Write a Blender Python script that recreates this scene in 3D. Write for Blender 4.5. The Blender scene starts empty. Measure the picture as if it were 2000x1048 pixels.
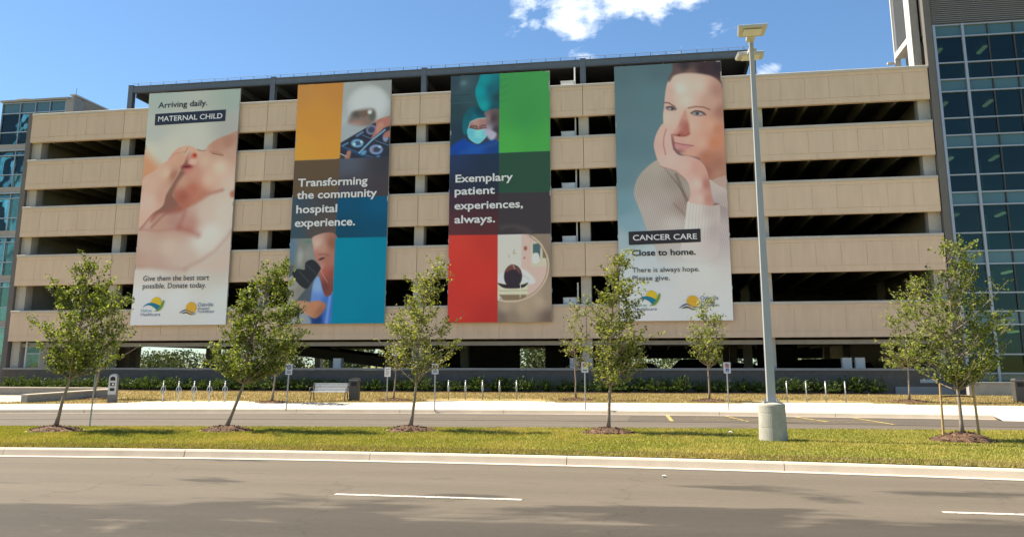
import bpy, bmesh, math, random
import numpy as np

R = math.radians
S = bpy.context.scene
COL = S.collection
random.seed(7)
rng = np.random.default_rng(11)

# ---------------------------------------------------------------- camera
cam_d = bpy.data.cameras.new('camera')
cam = bpy.data.objects.new('camera', cam_d)
COL.objects.link(cam)
cam.location = (0.0, 0.0, 1.9)
cam.rotation_euler = (R(90) + 0.193484, 0.0, 0.170771)
cam_d.sensor_width = 36.0
cam_d.lens = 36.0 * 1670.7 / 2000.0
cam_d.shift_y = -(524.0 - 385.6) / 2000.0
cam_d.clip_start = 0.1
cam_d.clip_end = 6000.0
S.camera = cam

# ---------------------------------------------------------------- light
SUN_EL = R(56.0)
SUN_AZ = math.atan2(-0.990, 0.139)          # towards the sun, (sin, cos) = (x, y)
sun_vec = (math.cos(SUN_EL) * math.sin(SUN_AZ), math.cos(SUN_EL) * math.cos(SUN_AZ), math.sin(SUN_EL))
from mathutils import Vector
sl = bpy.data.lights.new('sun', 'SUN')
sl.energy = 5.0
sl.angle = R(0.5)
sl.color = (1.0, 0.89, 0.73)
so = bpy.data.objects.new('sun', sl)
so.rotation_euler = Vector((-sun_vec[0], -sun_vec[1], -sun_vec[2])).to_track_quat('-Z', 'Y').to_euler()
so.location = (-40, 20, 60)
COL.objects.link(so)

S.view_settings.view_transform = 'Standard'
S.view_settings.look = 'None'
S.view_settings.exposure = 1.4
S.view_settings.gamma = 1.0
S.view_settings.use_curve_mapping = False

W = bpy.data.worlds.new('World')
S.world = W
W.use_nodes = True
wn, wl = W.node_tree.nodes, W.node_tree.links
wn.clear()


class NG:
    """small helper for wiring node trees"""
    def __init__(self, tree):
        self.n, self.l = tree.nodes, tree.links

    def add(self, typ, props=None, **ins):
        nd = self.n.new(typ)
        for k, v in (props or {}).items():
            setattr(nd, k, v)
        for k, v in ins.items():
            key = int(k[1:]) if k[0] == 'i' and k[1:].isdigit() else k.replace('_', ' ')
            sock = nd.inputs[key]
            if isinstance(v, bpy.types.NodeSocket):
                self.l.new(v, sock)
            else:
                sock.default_value = v
        return nd

    def math(self, op, a, b=0.0, clamp=False):
        return self.add('ShaderNodeMath', {'operation': op, 'use_clamp': clamp}, i0=a, i1=b).outputs[0]

    def ramp(self, fac, a, b, ca=(0, 0, 0, 1), cb=(1, 1, 1, 1)):
        nd = self.add('ShaderNodeValToRGB', i0=fac)
        e = nd.color_ramp.elements
        e[0].position, e[0].color = a, ca
        e[1].position, e[1].color = b, cb
        return nd.outputs[0]

    def mix(self, fac, a, b, typ='MIX'):
        nd = self.n.new('ShaderNodeMix')
        nd.data_type = 'RGBA'
        nd.blend_type = typ
        for k, v in ((0, fac), (6, a), (7, b)):
            if isinstance(v, bpy.types.NodeSocket):
                self.l.new(v, nd.inputs[k])
            else:
                nd.inputs[k].default_value = v
        return nd.outputs[2]


g = NG(W.node_tree)
sky = g.add('ShaderNodeTexSky', {'sky_type': 'NISHITA', 'sun_disc': False, 'sun_elevation': SUN_EL,
                                 'sun_rotation': SUN_AZ, 'air_density': 1.0, 'dust_density': 0.35, 'ozone_density': 2.2})
tc = g.add('ShaderNodeTexCoord')
dirv = tc.outputs['Generated']
mp = g.add('ShaderNodeMapping', i0=dirv)
mp.inputs['Scale'].default_value = (1.0, 1.0, 1.7)
mp.inputs['Location'].default_value = (3.1, 1.7, 0.4)
no = g.add('ShaderNodeTexNoise', Vector=mp.outputs[0], Scale=16.0, Detail=9.0, Roughness=0.6, Distortion=0.3)
nbig = g.add('ShaderNodeTexNoise', Vector=mp.outputs[0], Scale=2.3, Detail=2.0, Roughness=0.5)
dens = g.math('ADD', g.math('MULTIPLY', g.math('SUBTRACT', no.outputs['Fac'], 0.5), 2.7),
              g.math('MULTIPLY', g.math('SUBTRACT', nbig.outputs['Fac'], 0.62), 2.6))
# scattered fair-weather clouds: (direction, radius, weight); a handful all round the sky
for (cx, cy_, cz), rad, wgt in [((-.030, .900, .436), .046, 1.1), ((.050, .902, .436), .046, 1.15), ((.010, .896, .446), .04, .7), ((-.092, .914, .396), .026, .50), ((-.150, .898, .418), .032, .62),
                                ((.126, .940, .316), .020, .55), ((.142, .937, .326), .014, .55), ((.205, .902, .382), .03, .36),
                                ((.55, .60, .58), .15, .8), ((-.75, .25, .61), .13, .7), ((-.2, -.8, .56), .2, .8), ((.7, -.5, .5), .2, .8),
                                ((-.6, -.6, .5), .18, .8), ((.2, .1, .97), .2, .6), ((.9, .2, .38), .16, .7), ((-.1, .55, .83), .16, .7)]:
    dist = g.add('ShaderNodeVectorMath', {'operation': 'DISTANCE'}, i0=dirv)
    ln = math.sqrt(cx * cx + cy_ * cy_ + cz * cz)
    dist.inputs[1].default_value = (cx / ln, cy_ / ln, cz / ln)
    q = g.math('DIVIDE', dist.outputs['Value'], rad)
    bump = g.math('MULTIPLY', g.math('POWER', 2.718, g.math('MULTIPLY', g.math('MULTIPLY', q, q), -1.0)), wgt)
    dens = g.math('ADD', dens, bump)
cmask = g.ramp(dens, 0.28, 1.05)
ccol = g.mix(cmask, (9.0, 9.6, 10.6, 1), (17.0, 16.6, 16.0, 1))
skyc = g.mix(1.0, sky.outputs[0], (0.80, 1.0, 1.12, 1), 'MULTIPLY')
skymix = g.mix(cmask, skyc, ccol)
bg = g.add('ShaderNodeBackground', Color=skymix, Strength=0.058)
wo = g.add('ShaderNodeOutputWorld', Surface=bg.outputs[0])


# ---------------------------------------------------------------- helpers
def srgb(r, g_, b):
    f = lambda c: (c / 255 / 12.92) if c / 255 <= .04045 else ((c / 255 + .055) / 1.055) ** 2.4
    return (f(r), f(g_), f(b))


def mat(name, col, rough=.8, var=.12, scale=2.0, fine=0.06, fscale=40.0, bump=0.0, bscale=30.0, metal=0.0, spec=.3, stretch=(1, 1, 1), col2=None, c2a=.5, c2b=.65, c2scale=.6, objvar=0.0):
    m = bpy.data.materials.new(name)
    m.use_nodes = True
    k = NG(m.node_tree)
    bs = m.node_tree.nodes['Principled BSDF']
    geo = k.add('ShaderNodeNewGeometry')
    mp_ = k.add('ShaderNodeMapping', i0=geo.outputs['Position'])
    mp_.inputs['Scale'].default_value = stretch
    v = mp_.outputs[0]
    n1 = k.add('ShaderNodeTexNoise', Vector=v, Scale=scale, Detail=4.0, Roughness=.6)
    n2 = k.add('ShaderNodeTexNoise', Vector=v, Scale=fscale, Detail=2.0)
    f1 = k.math('ADD', 1.0, k.math('MULTIPLY', k.math('SUBTRACT', n1.outputs['Fac'], .5), 2 * var * 2))
    f2 = k.math('ADD', 1.0, k.math('MULTIPLY', k.math('SUBTRACT', n2.outputs['Fac'], .5), 2 * fine * 2))
    fac = k.math('MULTIPLY', f1, f2)
    if objvar:
        oi = k.add('ShaderNodeObjectInfo')
        fac = k.math('MULTIPLY', fac, k.math('ADD', 1 - objvar, k.math('MULTIPLY', oi.outputs['Random'], 2 * objvar)))
    base = (col[0], col[1], col[2], 1)
    if col2 is not None:
        n3 = k.add('ShaderNodeTexNoise', Vector=v, Scale=c2scale, Detail=5.0, Roughness=.62)
        base = k.mix(k.ramp(n3.outputs['Fac'], c2a, c2b), base, (col2[0], col2[1], col2[2], 1))
    comb = k.add('ShaderNodeCombineXYZ', i0=fac, i1=fac, i2=fac)
    c = k.mix(1.0, base, comb.outputs[0], 'MULTIPLY')
    m.node_tree.links.new(c, bs.inputs['Base Color'])
    bs.inputs['Roughness'].default_value = rough
    bs.inputs['Metallic'].default_value = metal
    bs.inputs['Specular IOR Level'].default_value = spec
    if bump > 0:
        n4 = k.add('ShaderNodeTexNoise', Vector=v, Scale=bscale, Detail=4.0)
        b = k.add('ShaderNodeBump', Strength=bump, Distance=.02, Height=n4.outputs['Fac'])
        m.node_tree.links.new(b.outputs[0], bs.inputs['Normal'])
    return m


def emat(name, col, strength):
    m = bpy.data.materials.new(name)
    m.use_nodes = True
    bs = m.node_tree.nodes['Principled BSDF']
    bs.inputs['Base Color'].default_value = (*col, 1)
    bs.inputs['Emission Color'].default_value = (*col, 1)
    bs.inputs['Emission Strength'].default_value = strength
    return m


def glass_mat(name, tint, ior=1.55, rough=.01):
    m = bpy.data.materials.new(name)
    m.use_nodes = True
    k = NG(m.node_tree)
    k.n.clear()
    fr = k.add('ShaderNodeFresnel', IOR=ior)
    oi = k.add('ShaderNodeObjectInfo')
    tv = k.math('ADD', .75, k.math('MULTIPLY', oi.outputs['Random'], .5))
    tcol = k.add('ShaderNodeCombineXYZ', i0=k.math('MULTIPLY', tv, tint[0]), i1=k.math('MULTIPLY', tv, tint[1]), i2=k.math('MULTIPLY', tv, tint[2]))
    tr = k.add('ShaderNodeBsdfTransparent', Color=tcol.outputs[0])
    geo = k.add('ShaderNodeNewGeometry')
    wv_ = k.add('ShaderNodeTexNoise', Vector=geo.outputs['Position'], Scale=.9, Detail=1.0)
    bp_ = k.add('ShaderNodeBump', Strength=.12, Distance=.08, Height=wv_.outputs['Fac'])
    gl = k.add('ShaderNodeBsdfGlossy', Color=(.82, 1, .96, 1), Roughness=rough, Normal=bp_.outputs[0])
    mx = k.add('ShaderNodeMixShader', i0=fr.outputs[0], i1=tr.outputs[0], i2=gl.outputs[0])
    k.add('ShaderNodeOutputMaterial', Surface=mx.outputs[0])
    return m


def leaf_mat(name, c_dark, c_mid, c_light, trans=.35, patch=None):
    m = bpy.data.materials.new(name)
    m.use_nodes = True
    k = NG(m.node_tree)
    k.n.clear()
    geo = k.add('ShaderNodeNewGeometry')
    rp = k.add('ShaderNodeValToRGB', i0=geo.outputs['Random Per Island'])
    e = rp.color_ramp.elements
    e[0].position, e[0].color = 0, (*c_dark, 1)
    e[1].position, e[1].color = 1, (*c_light, 1)
    em = e.new(.55)
    em.color = (*c_mid, 1)
    c = rp.outputs[0]
    if patch:
        nz = k.add('ShaderNodeTexNoise', Vector=geo.outputs['Position'], Scale=.42, Detail=4.0, Roughness=.6)
        c = k.mix(k.math('MULTIPLY', k.ramp(nz.outputs['Fac'], .46, .66), .7), c, (*patch, 1))
    pb = k.add('ShaderNodeBsdfPrincipled', Base_Color=c, Roughness=.55, Specular_IOR_Level=.25)
    tl = k.add('ShaderNodeBsdfTranslucent', Color=k.mix(1.0, c, (1.5, 1.45, .6, 1), 'MULTIPLY'))
    mx = k.add('ShaderNodeMixShader', i0=trans, i1=pb.outputs[0], i2=tl.outputs[0])
    k.add('ShaderNodeOutputMaterial', Surface=mx.outputs[0])
    return m


class MB:
    def __init__(self):
        self.v, self.f = [], []

    def raw(self, vs, fs):
        o = len(self.v)
        self.v += [tuple(p) for p in vs]
        self.f += [tuple(i + o for i in fc) for fc in fs]
        return self

    def box(self, x0, x1, y0, y1, z0, z1):
        return self.raw([(x0, y0, z0), (x1, y0, z0), (x1, y1, z0), (x0, y1, z0), (x0, y0, z1), (x1, y0, z1), (x1, y1, z1), (x0, y1, z1)],
                        [(0, 3, 2, 1), (4, 5, 6, 7), (0, 1, 5, 4), (1, 2, 6, 5), (2, 3, 7, 6), (3, 0, 4, 7)])

    def hexa(self, p):
        """8 points: bottom ring 4 (ccw), top ring 4"""
        return self.raw(p, [(0, 3, 2, 1), (4, 5, 6, 7), (0, 1, 5, 4), (1, 2, 6, 5), (2, 3, 7, 6), (3, 0, 4, 7)])

    def prism(self, poly, axis, a, b):
        """poly of 2D points, extruded on axis ('x','y','z') between a and b"""
        n = len(poly)
        mk = {'x': lambda p, t: (t, p[0], p[1]), 'y': lambda p, t: (p[0], t, p[1]), 'z': lambda p, t: (p[0], p[1], t)}[axis]
        vs = [mk(p, a) for p in poly] + [mk(p, b) for p in poly]
        fs = [tuple(range(n))[::-1], tuple(range(n, 2 * n))] + [(i, (i + 1) % n, n + (i + 1) % n, n + i) for i in range(n)]
        return self.raw(vs, fs)

    def tube(self, path, rad, n=8, closed=False, square=False):
        P = [Vector(p) for p in path]
        rads = rad if isinstance(rad, (list, tuple)) else [rad] * len(P)
        rings = []
        for i, p in enumerate(P):
            if closed:
                t = P[(i + 1) % len(P)] - P[i - 1]
            else:
                t = P[min(i + 1, len(P) - 1)] - P[max(i - 1, 0)]
            t.normalize()
            ref = Vector((0, 1, 0)) if abs(t.y) < .9 else Vector((1, 0, 0))
            a = t.cross(ref).normalized()
            b = t.cross(a).normalized()
            off = math.pi / n if square else 0
            rr = rads[i] * (1.41421 if square else 1)
            rings.append([tuple(p + a * rr * math.cos(2 * math.pi * j / n + off) + b * rr * math.sin(2 * math.pi * j / n + off)) for j in range(n)])
        vs = [q for rg in rings for q in rg]
        fs = []
        m = len(rings)
        for i in range(m if closed else m - 1):
            for j in range(n):
                i2 = (i + 1) % m
                fs.append((i * n + j, i * n + (j + 1) % n, i2 * n + (j + 1) % n, i2 * n + j))
        if not closed:
            fs.append(tuple(range(n))[::-1])
            fs.append(tuple((m - 1) * n + j for j in range(n)))
        return self.raw(vs, fs)

    def lathe(self, prof, n=20, c=(0, 0)):
        """prof: (radius, z)"""
        vs = [(c[0] + r * math.cos(2 * math.pi * j / n), c[1] + r * math.sin(2 * math.pi * j / n), z) for r, z in prof for j in range(n)]
        fs = [(i * n + j, i * n + (j + 1) % n, (i + 1) * n + (j + 1) % n, (i + 1) * n + j) for i in range(len(prof) - 1) for j in range(n)]
        fs += [tuple(range(n))[::-1], tuple((len(prof) - 1) * n + j for j in range(n))]
        return self.raw(vs, fs)

    def mesh(self, name, m=None, smooth=False):
        me = bpy.data.meshes.new(name)
        me.from_pydata(self.v, [], self.f)
        if m:
            me.materials.append(m)
        if smooth:
            me.polygons.foreach_set('use_smooth', [True] * len(me.polygons))
        me.update()
        return me

    def build(self, name, m, parent=None, loc=None, smooth=False, bevel=0.0):
        return link(name, self.mesh(name, m, smooth), parent, loc, bevel)


def link(name, me, parent=None, loc=None, bevel=0.0):
    """with a parent and no loc the mesh is in world coordinates"""
    o = bpy.data.objects.new(name, me)
    COL.objects.link(o)
    if parent is not None:
        o.parent = parent
        if loc is None:
            off = Vector((0, 0, 0))
            p = parent
            while p is not None:
                off += Vector(p.location)
                p = p.parent
            loc = -off
    if loc is not None:
        o.location = loc
    if bevel > 0:
        b = o.modifiers.new('bevel', 'BEVEL')
        b.width, b.segments, b.limit_method = bevel, 2, 'ANGLE'
    return o


def tag(o, label=None, cat=None, group=None, kind=None):
    for k, v in (('label', label), ('category', cat), ('group', group), ('kind', kind)):
        if v:
            o[k] = v
    return o


def empty(name, loc=(0, 0, 0), rz=0, parent=None):
    o = bpy.data.objects.new(name, None)
    o.location, o.rotation_euler = loc, (0, 0, rz)
    o.empty_display_size = .3
    COL.objects.link(o)
    if parent is not None:
        o.parent = parent
    return o


def thing(name, label, cat, loc=(0, 0, 0), rz=0, group=None):
    return tag(empty(name, loc, rz), label, cat, group)


def copy_tree(o, parent=None):
    c = o.copy()
    COL.objects.link(c)
    c.parent = parent
    for ch in list(o.children):
        copy_tree(ch, c)
    return c


def arr_mesh(name, V, F, m, smooth=False):
    """numpy verts (n,3), faces (k,3 or 4)"""
    me = bpy.data.meshes.new(name)
    k, s = F.shape
    me.vertices.add(len(V))
    me.vertices.foreach_set('co', V.astype(np.float32).ravel())
    me.loops.add(k * s)
    me.loops.foreach_set('vertex_index', F.astype(np.int32).ravel())
    me.polygons.add(k)
    me.polygons.foreach_set('loop_start', np.arange(0, k * s, s, dtype=np.int32))
    if smooth:
        me.polygons.foreach_set('use_smooth', np.ones(k, dtype=bool))
    me.materials.append(m)
    me.update(calc_edges=True)
    me.validate()
    return me


# ---------------------------------------------------------------- materials
M = {}
M['precast'] = mat('precast concrete', (.68, .52, .38), .88, .07, 2.2, .03, 60, bump=.15, bscale=120, stretch=(1, 1, .16), objvar=.05)
M['coping'] = mat('coping concrete', (.52, .47, .40), .8, .08, 1.5, .05, 60)
M['joint'] = mat('panel joint', (.16, .13, .10), .9)
M['column'] = mat('cast concrete', (.44, .41, .36), .85, .12, 2.0, .06, 40)
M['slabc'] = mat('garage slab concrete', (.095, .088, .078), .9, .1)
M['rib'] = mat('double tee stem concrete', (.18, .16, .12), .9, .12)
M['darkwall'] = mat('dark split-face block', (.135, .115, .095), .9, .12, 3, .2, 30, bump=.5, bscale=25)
M['wallcap'] = mat('wall cap concrete', (.34, .32, .29), .85, .1)
M['steel'] = mat('grey painted steel', (.115, .135, .16), .5, .1, 3, .04, 30, spec=.4)
M['steel_dark'] = mat('dark steel decking', (.06, .065, .07), .7, .1)
M['alu'] = mat('aluminium mullion', (.36, .40, .45), .38, .05, 2, .02, 30, metal=.55)
M['alu_light'] = mat('pale aluminium', (.36, .39, .43), .4, .05, 2, .02, 30, metal=.5)
M['galv'] = mat('galvanised steel', (.36, .37, .37), .45, .1, 8, .05, 60, metal=.6)
M['stainless'] = mat('brushed stainless steel', (.70, .69, .68), .35, .05, 8, .04, 60, metal=.45)
M['polegrey'] = mat('light pole grey paint', (.36, .375, .38), .45, .04, 2, .02, 30)
M['lamp'] = mat('lamp housing off-white paint', (.50, .50, .48), .5, .05, 3, .03, 30)
M['polebase'] = mat('precast pole base concrete', (.36, .345, .30), .9, .16, 5, .08, 60, bump=.2, bscale=50)
M['asphalt'] = None
M['kerb'] = mat('kerb concrete', (.50, .43, .335), .9, .1, 1.5, .08, 60, bump=.15, bscale=60)
M['walk'] = mat('sidewalk concrete', (.52, .46, .37), .9, .07, 1.2, .04, 30)
M['walk_new'] = mat('fresh pale concrete', (.60, .575, .52), .9, .05, 1.2, .04, 30)
M['yellow'] = mat('yellow road paint', (.40, .30, .09), .8, .15, 4, .1, 60, col2=(.13, .11, .08), c2a=.50, c2b=.60, c2scale=9)
M['white_paint'] = mat('white road paint', (.56, .52, .44), .8, .12, 4, .15, 60, col2=(.16, .14, .11), c2a=.54, c2b=.62, c2scale=14)
M['lawn'] = mat('median turf', (.18, .185, .03), .95, .18, 1.5, .2, 30, col2=(.36, .27, .07), c2a=.50, c2b=.70, c2scale=.45)
M['dry'] = mat('dry turf', (.27, .20, .085), .95, .15, 1.5, .2, 30, col2=(.19, .165, .06), c2a=.45, c2b=.65, c2scale=.5)
M['mulch'] = mat('bark mulch', (.085, .05, .03), .95, .25, 6, .35, 40, bump=.9, bscale=40, col2=(.16, .09, .055), c2scale=6)
M['field'] = mat('open field', (.20, .19, .07), .95, .2, .05, .1, 3)
M['bark'] = mat('young bark', (.27, .215, .165), .9, .2, 12, .15, 60, bump=.4, bscale=50)
M['black'] = mat('black rubber', (.02, .02, .02), .7)
M['wood'] = mat('stake wood', (.42, .28, .13), .8, .15, 8, .1, 60, stretch=(6, 6, 1))
M['bin'] = mat('dark grey bin steel', (.075, .072, .068), .45, .06, 4, .04, 40)
M['iron'] = mat('dark cast iron', (.05, .045, .045), .5, .1, 6)
M['signwhite'] = mat('sign plate white', (.70, .69, .66), .5, .04)
M['signred'] = mat('sign red', (.45, .03, .03), .5, .04)
M['signblue'] = mat('sign blue', (.02, .06, .35), .5, .04)
M['signblack'] = mat('sign black', (.02, .02, .02), .5, .04)
M['paygrey'] = mat('pay machine grey', (.16, .165, .165), .45, .05)
M['paysilver'] = mat('pay machine silver', (.52, .53, .52), .35, .04, metal=.3)
M['box_white'] = mat('cabinet white paint', (.66, .66, .64), .5, .05)
M['teal_spandrel'] = mat('teal spandrel glass', (.055, .125, .135), .12, .06, .8, .02, 10, spec=.9)
M['glass'] = glass_mat('tinted curtain wall glass', (.26, .46, .42), 1.5)
M['glass_left'] = glass_mat('stair tower glass', (.66, .80, .78), 1.5)
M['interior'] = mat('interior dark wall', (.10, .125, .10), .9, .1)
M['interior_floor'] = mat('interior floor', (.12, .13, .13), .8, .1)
M['olive'] = mat('olive interior wall', (.36, .34, .10), .9, .12, .6)
M['louvre'] = mat('grey louvre metal', (.34, .35, .36), .5, .06, 3, metal=.3)
M['tower_conc'] = mat('tower concrete', (.33, .315, .29), .9, .12, 2)
M['tower_white'] = mat('off-white tower panel', (.58, .56, .52), .8, .06)
M['tower_beige'] = mat('beige tower panel', (.34, .285, .225), .85, .08, .8)
M['dark_fin'] = mat('dark grey metal panel', (.145, .135, .125), .6, .08, 1)
M['tube'] = emat('fluorescent tube', (1.0, .62, .34), .30)
M['car_paint'] = [mat('car paint ' + n, c, .25, .02, spec=.5) for n, c in (('black', (.015, .015, .018)), ('charcoal', (.05, .052, .058)), ('navy', (.02, .03, .07)), ('silver', (.35, .36, .37)), ('dark red', (.12, .015, .015)))]
M['car_glass'] = mat('car glass', (.02, .025, .03), .06, .02, spec=.9)
M['tyre'] = mat('tyre rubber', (.02, .02, .02), .85)
M['paper'] = mat('crumpled white paper', (.75, .73, .68), .8)
M['leaf'] = [leaf_mat('maple leaf deep', (.045, .07, .009), (.115, .15, .022), (.27, .31, .08), .45),
             leaf_mat('leaf olive', (.06, .085, .013), (.15, .175, .033), (.34, .36, .11), .45),
             leaf_mat('leaf fresh', (.07, .10, .015), (.16, .20, .035), (.32, .37, .11), .42)]
M['yew'] = leaf_mat('yew needles', (.026, .052, .012), (.062, .105, .022), (.13, .18, .04), .22)
M['blade'] = leaf_mat('grass blade', (.12, .14, .018), (.215, .225, .034), (.36, .31, .09), .28, (.40, .31, .10))
M['blade_dry'] = leaf_mat('dry grass blade', (.15, .125, .04), (.27, .205, .085), (.38, .30, .14), .2)
M['far_leaf'] = leaf_mat('far wood leaf', (.04, .055, .02), (.07, .095, .035), (.12, .15, .06), .1)


def asphalt(name, base, stain, amount, seed):
    m = bpy.data.materials.new(name)
    m.use_nodes = True
    k = NG(m.node_tree)
    bs = m.node_tree.nodes['Principled BSDF']
    geo = k.add('ShaderNodeNewGeometry')
    mp_ = k.add('ShaderNodeMapping', i0=geo.outputs['Position'])
    mp_.inputs['Scale'].default_value = (.26, .5, 1)
    mp_.inputs['Location'].default_value = (seed, seed * .37, 0)
    n1 = k.add('ShaderNodeTexNoise', Vector=mp_.outputs[0], Scale=1.0, Detail=5.0, Roughness=.5, Distortion=.45)
    mp2 = k.add('ShaderNodeMapping', i0=geo.outputs['Position'])
    mp2.inputs['Scale'].default_value = (.25, 3.0, 1)
    n2 = k.add('ShaderNodeTexNoise', Vector=mp2.outputs[0], Scale=1.3, Detail=5.0, Roughness=.6)
    n3 = k.add('ShaderNodeTexNoise', Vector=geo.outputs['Position'], Scale=45.0, Detail=2.0)
    st = k.math('ADD', n1.outputs['Fac'], k.math('MULTIPLY', k.math('SUBTRACT', n2.outputs['Fac'], .5), .22))
    sep = k.add('ShaderNodeSeparateXYZ', i0=geo.outputs['Position'])
    wear = k.math('MULTIPLY', k.math('MAXIMUM', k.math('SUBTRACT', 12.7, sep.outputs[1]), -2.0), .06)   # the lane nearer the camera is the more patched one
    st = k.math('ADD', st, wear)
    f = k.ramp(st, .50 - amount, .57 - amount)
    c = k.mix(f, (*base, 1), (*stain, 1))
    grain = k.math('ADD', .72, k.math('MULTIPLY', n3.outputs['Fac'], .56))
    streak = k.math('ADD', .86, k.math('MULTIPLY', n2.outputs['Fac'], .28))
    n5 = k.add('ShaderNodeTexNoise', Vector=geo.outputs['Position'], Scale=7.0, Detail=5.0, Roughness=.7)
    mott = k.math('ADD', .84, k.math('MULTIPLY', n5.outputs['Fac'], .32))
    # wheel paths polished by traffic, and fine sealed cracks
    tr = k.math('SINE', k.math('MULTIPLY', k.math('ADD', sep.outputs[1], k.math('MULTIPLY', n2.outputs['Fac'], .5)), 3.49))
    path = k.math('ADD', 1.0, k.math('MULTIPLY', tr, .045))
    wob = k.add('ShaderNodeTexNoise', Vector=geo.outputs['Position'], Scale=1.6, Detail=4.0)
    cv = k.add('ShaderNodeVectorMath', {'operation': 'ADD'}, i0=geo.outputs['Position'], i1=wob.outputs['Color'])
    vo = k.add('ShaderNodeTexVoronoi', {'feature': 'DISTANCE_TO_EDGE'}, Vector=cv.outputs[0], Scale=.16)
    crack = k.ramp(vo.outputs['Distance'], .002, .0045, (.80, .80, .80, 1), (1, 1, 1, 1))
    gg = k.math('MULTIPLY', k.math('MULTIPLY', grain, streak), k.math('MULTIPLY', k.math('MULTIPLY', mott, path), crack))
    comb = k.add('ShaderNodeCombineXYZ', i0=gg, i1=gg, i2=gg)
    c2 = k.mix(1.0, c, comb.outputs[0], 'MULTIPLY')
    m.node_tree.links.new(c2, bs.inputs['Base Color'])
    bs.inputs['Roughness'].default_value = .85
    bs.inputs['Specular IOR Level'].default_value = .25
    b = k.add('ShaderNodeBump', Strength=.35, Distance=.01, Height=n3.outputs['Fac'])
    m.node_tree.links.new(b.outputs[0], bs.inputs['Normal'])
    return m


M['asphalt'] = asphalt('road asphalt', (.108, .091, .068), (.050, .043, .033), .0, 6.2)
M['asphalt2'] = asphalt('side road asphalt', (.108, .092, .073), (.078, .066, .053), -.03, 1.9)
M['asphalt3'] = asphalt('lay-by asphalt', (.085, .072, .058), (.05, .042, .034), .05, 7.9)


# ---------------------------------------------------------------- ground lines (x, y)
def line_fn(pts, deg=2):
    x = np.array([p[0] for p in pts]); y = np.array([p[1] for p in pts])
    c = np.polyfit(x, y, deg)
    dc = np.polyder(c)
    a, b = x.min() - 6, x.max() + 6

    def f(t):
        t = np.asarray(t, float)
        tc_ = np.clip(t, a, b)
        return np.polyval(c, tc_) + np.polyval(dc, tc_) * (t - tc_) * .6
    return f


gut = line_fn([(-13.85, 16.67), (-8.27, 17.08), (-2.95, 17.11), (1.8, 16.54), (5.93, 16.26)])
med_far = line_fn([(-18.61, 22.27), (-11.34, 23.31), (-4.2, 24.34), (2.42, 24.69), (9.44, 25.52)])
kerb2 = line_fn([(-24.92, 29.75), (-15.15, 31.08), (-5.7, 32.9), (3.25, 32.9), (10.52, 31.77)])
walk_back = line_fn([(-25.68, 30.9), (-21.77, 32.68), (-16.63, 34.06), (-6.19, 35.87), (-.96, 36.6), (3.17, 36.9), (8.48, 36.2), (13.76, 36.4)])


def ribbon(name, f0, f1, z0, z1, m, xs, nrow=1, parent=None):
    xs = np.asarray(xs, float)
    a = np.array([f0(x) for x in xs], float); b = np.array([f1(x) for x in xs], float)
    rows = []
    for i in range(nrow + 1):
        t = i / nrow
        rows.append(np.stack([xs, a * (1 - t) + b * t, np.full_like(xs, z0 * (1 - t) + z1 * t)], 1))
    V = np.concatenate(rows)
    n = len(xs)
    F = np.array([(i * n + j, i * n + j + 1, (i + 1) * n + j + 1, (i + 1) * n + j) for i in range(nrow) for j in range(n - 1)])
    return link(name, arr_mesh(name, V, F, m), parent)


XS = np.concatenate([np.linspace(-220, -50, 12), np.arange(-48, 28, 1.0), np.linspace(30, 220, 14)])
cst = lambda v: (lambda x: v + 0 * np.asarray(x, float))
gb = MB().raw([(-3000, -3000, -.12), (3000, -3000, -.12), (3000, 3000, -.12), (-3000, 3000, -.12)], [(0, 1, 2, 3)])
tag(gb.build('ground', M['field']), kind='structure')
tag(ribbon('road', cst(4.0), lambda x: gut(x) + .02, 0, 0, M['asphalt'], XS), kind='structure')
tag(ribbon('near_verge', cst(-14.0), cst(3.9), .1, .1, M['lawn'], XS), kind='structure')
tag(ribbon('median', lambda x: gut(x) + .55, lambda x: med_far(x), .165, .20, M['lawn'], XS, 3), kind='structure')
tag(ribbon('side_road', lambda x: med_far(x) - .25, lambda x: kerb2(x) + .02, .10, .10, M['asphalt2'], XS), kind='structure')


def kerb_run(name, f, z_road, h, x0, x1, step, far0, far1):
    root = tag(empty(name, (0, 0, 0)), kind='structure')
    prof = [(0, z_road - .1), (0, z_road + .012), (.30, z_road + .004), (.335, z_road + h - .03), (.36, z_road + h), (.50, z_road + h + .004), (.50, z_road - .1)]
    cuts = [far0] + list(np.arange(x0, x1, step)) + [far1]
    for a, b in zip(cuts[:-1], cuts[1:]):
        xs = np.linspace(a + .006, b - .006, 4 if b - a < 20 else 14)
        jig = random.uniform(-.006, .006)
        vs, fs = [], []
        n = len(prof)
        for x in xs:
            y = float(f(x))
            vs += [(x, y + p[0] + jig, p[1]) for p in prof]
        for i in range(len(xs) - 1):
            for j in range(n):
                fs.append((i * n + j, (i + 1) * n + j, (i + 1) * n + (j + 1) % n, i * n + (j + 1) % n))
        fs += [tuple(range(n)), tuple((len(xs) - 1) * n + j for j in range(n))[::-1]]
        MB().raw(vs, fs).build('kerb_segment', M['kerb'], root)
    return root


kerb_run('near_kerb', gut, 0.0, .15, -34.3, 22, 4.05, -220, 220)
kerb_run('sidewalk_kerb', kerb2, .10, .15, -46, 26, 4.0, -220, 220)

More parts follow.
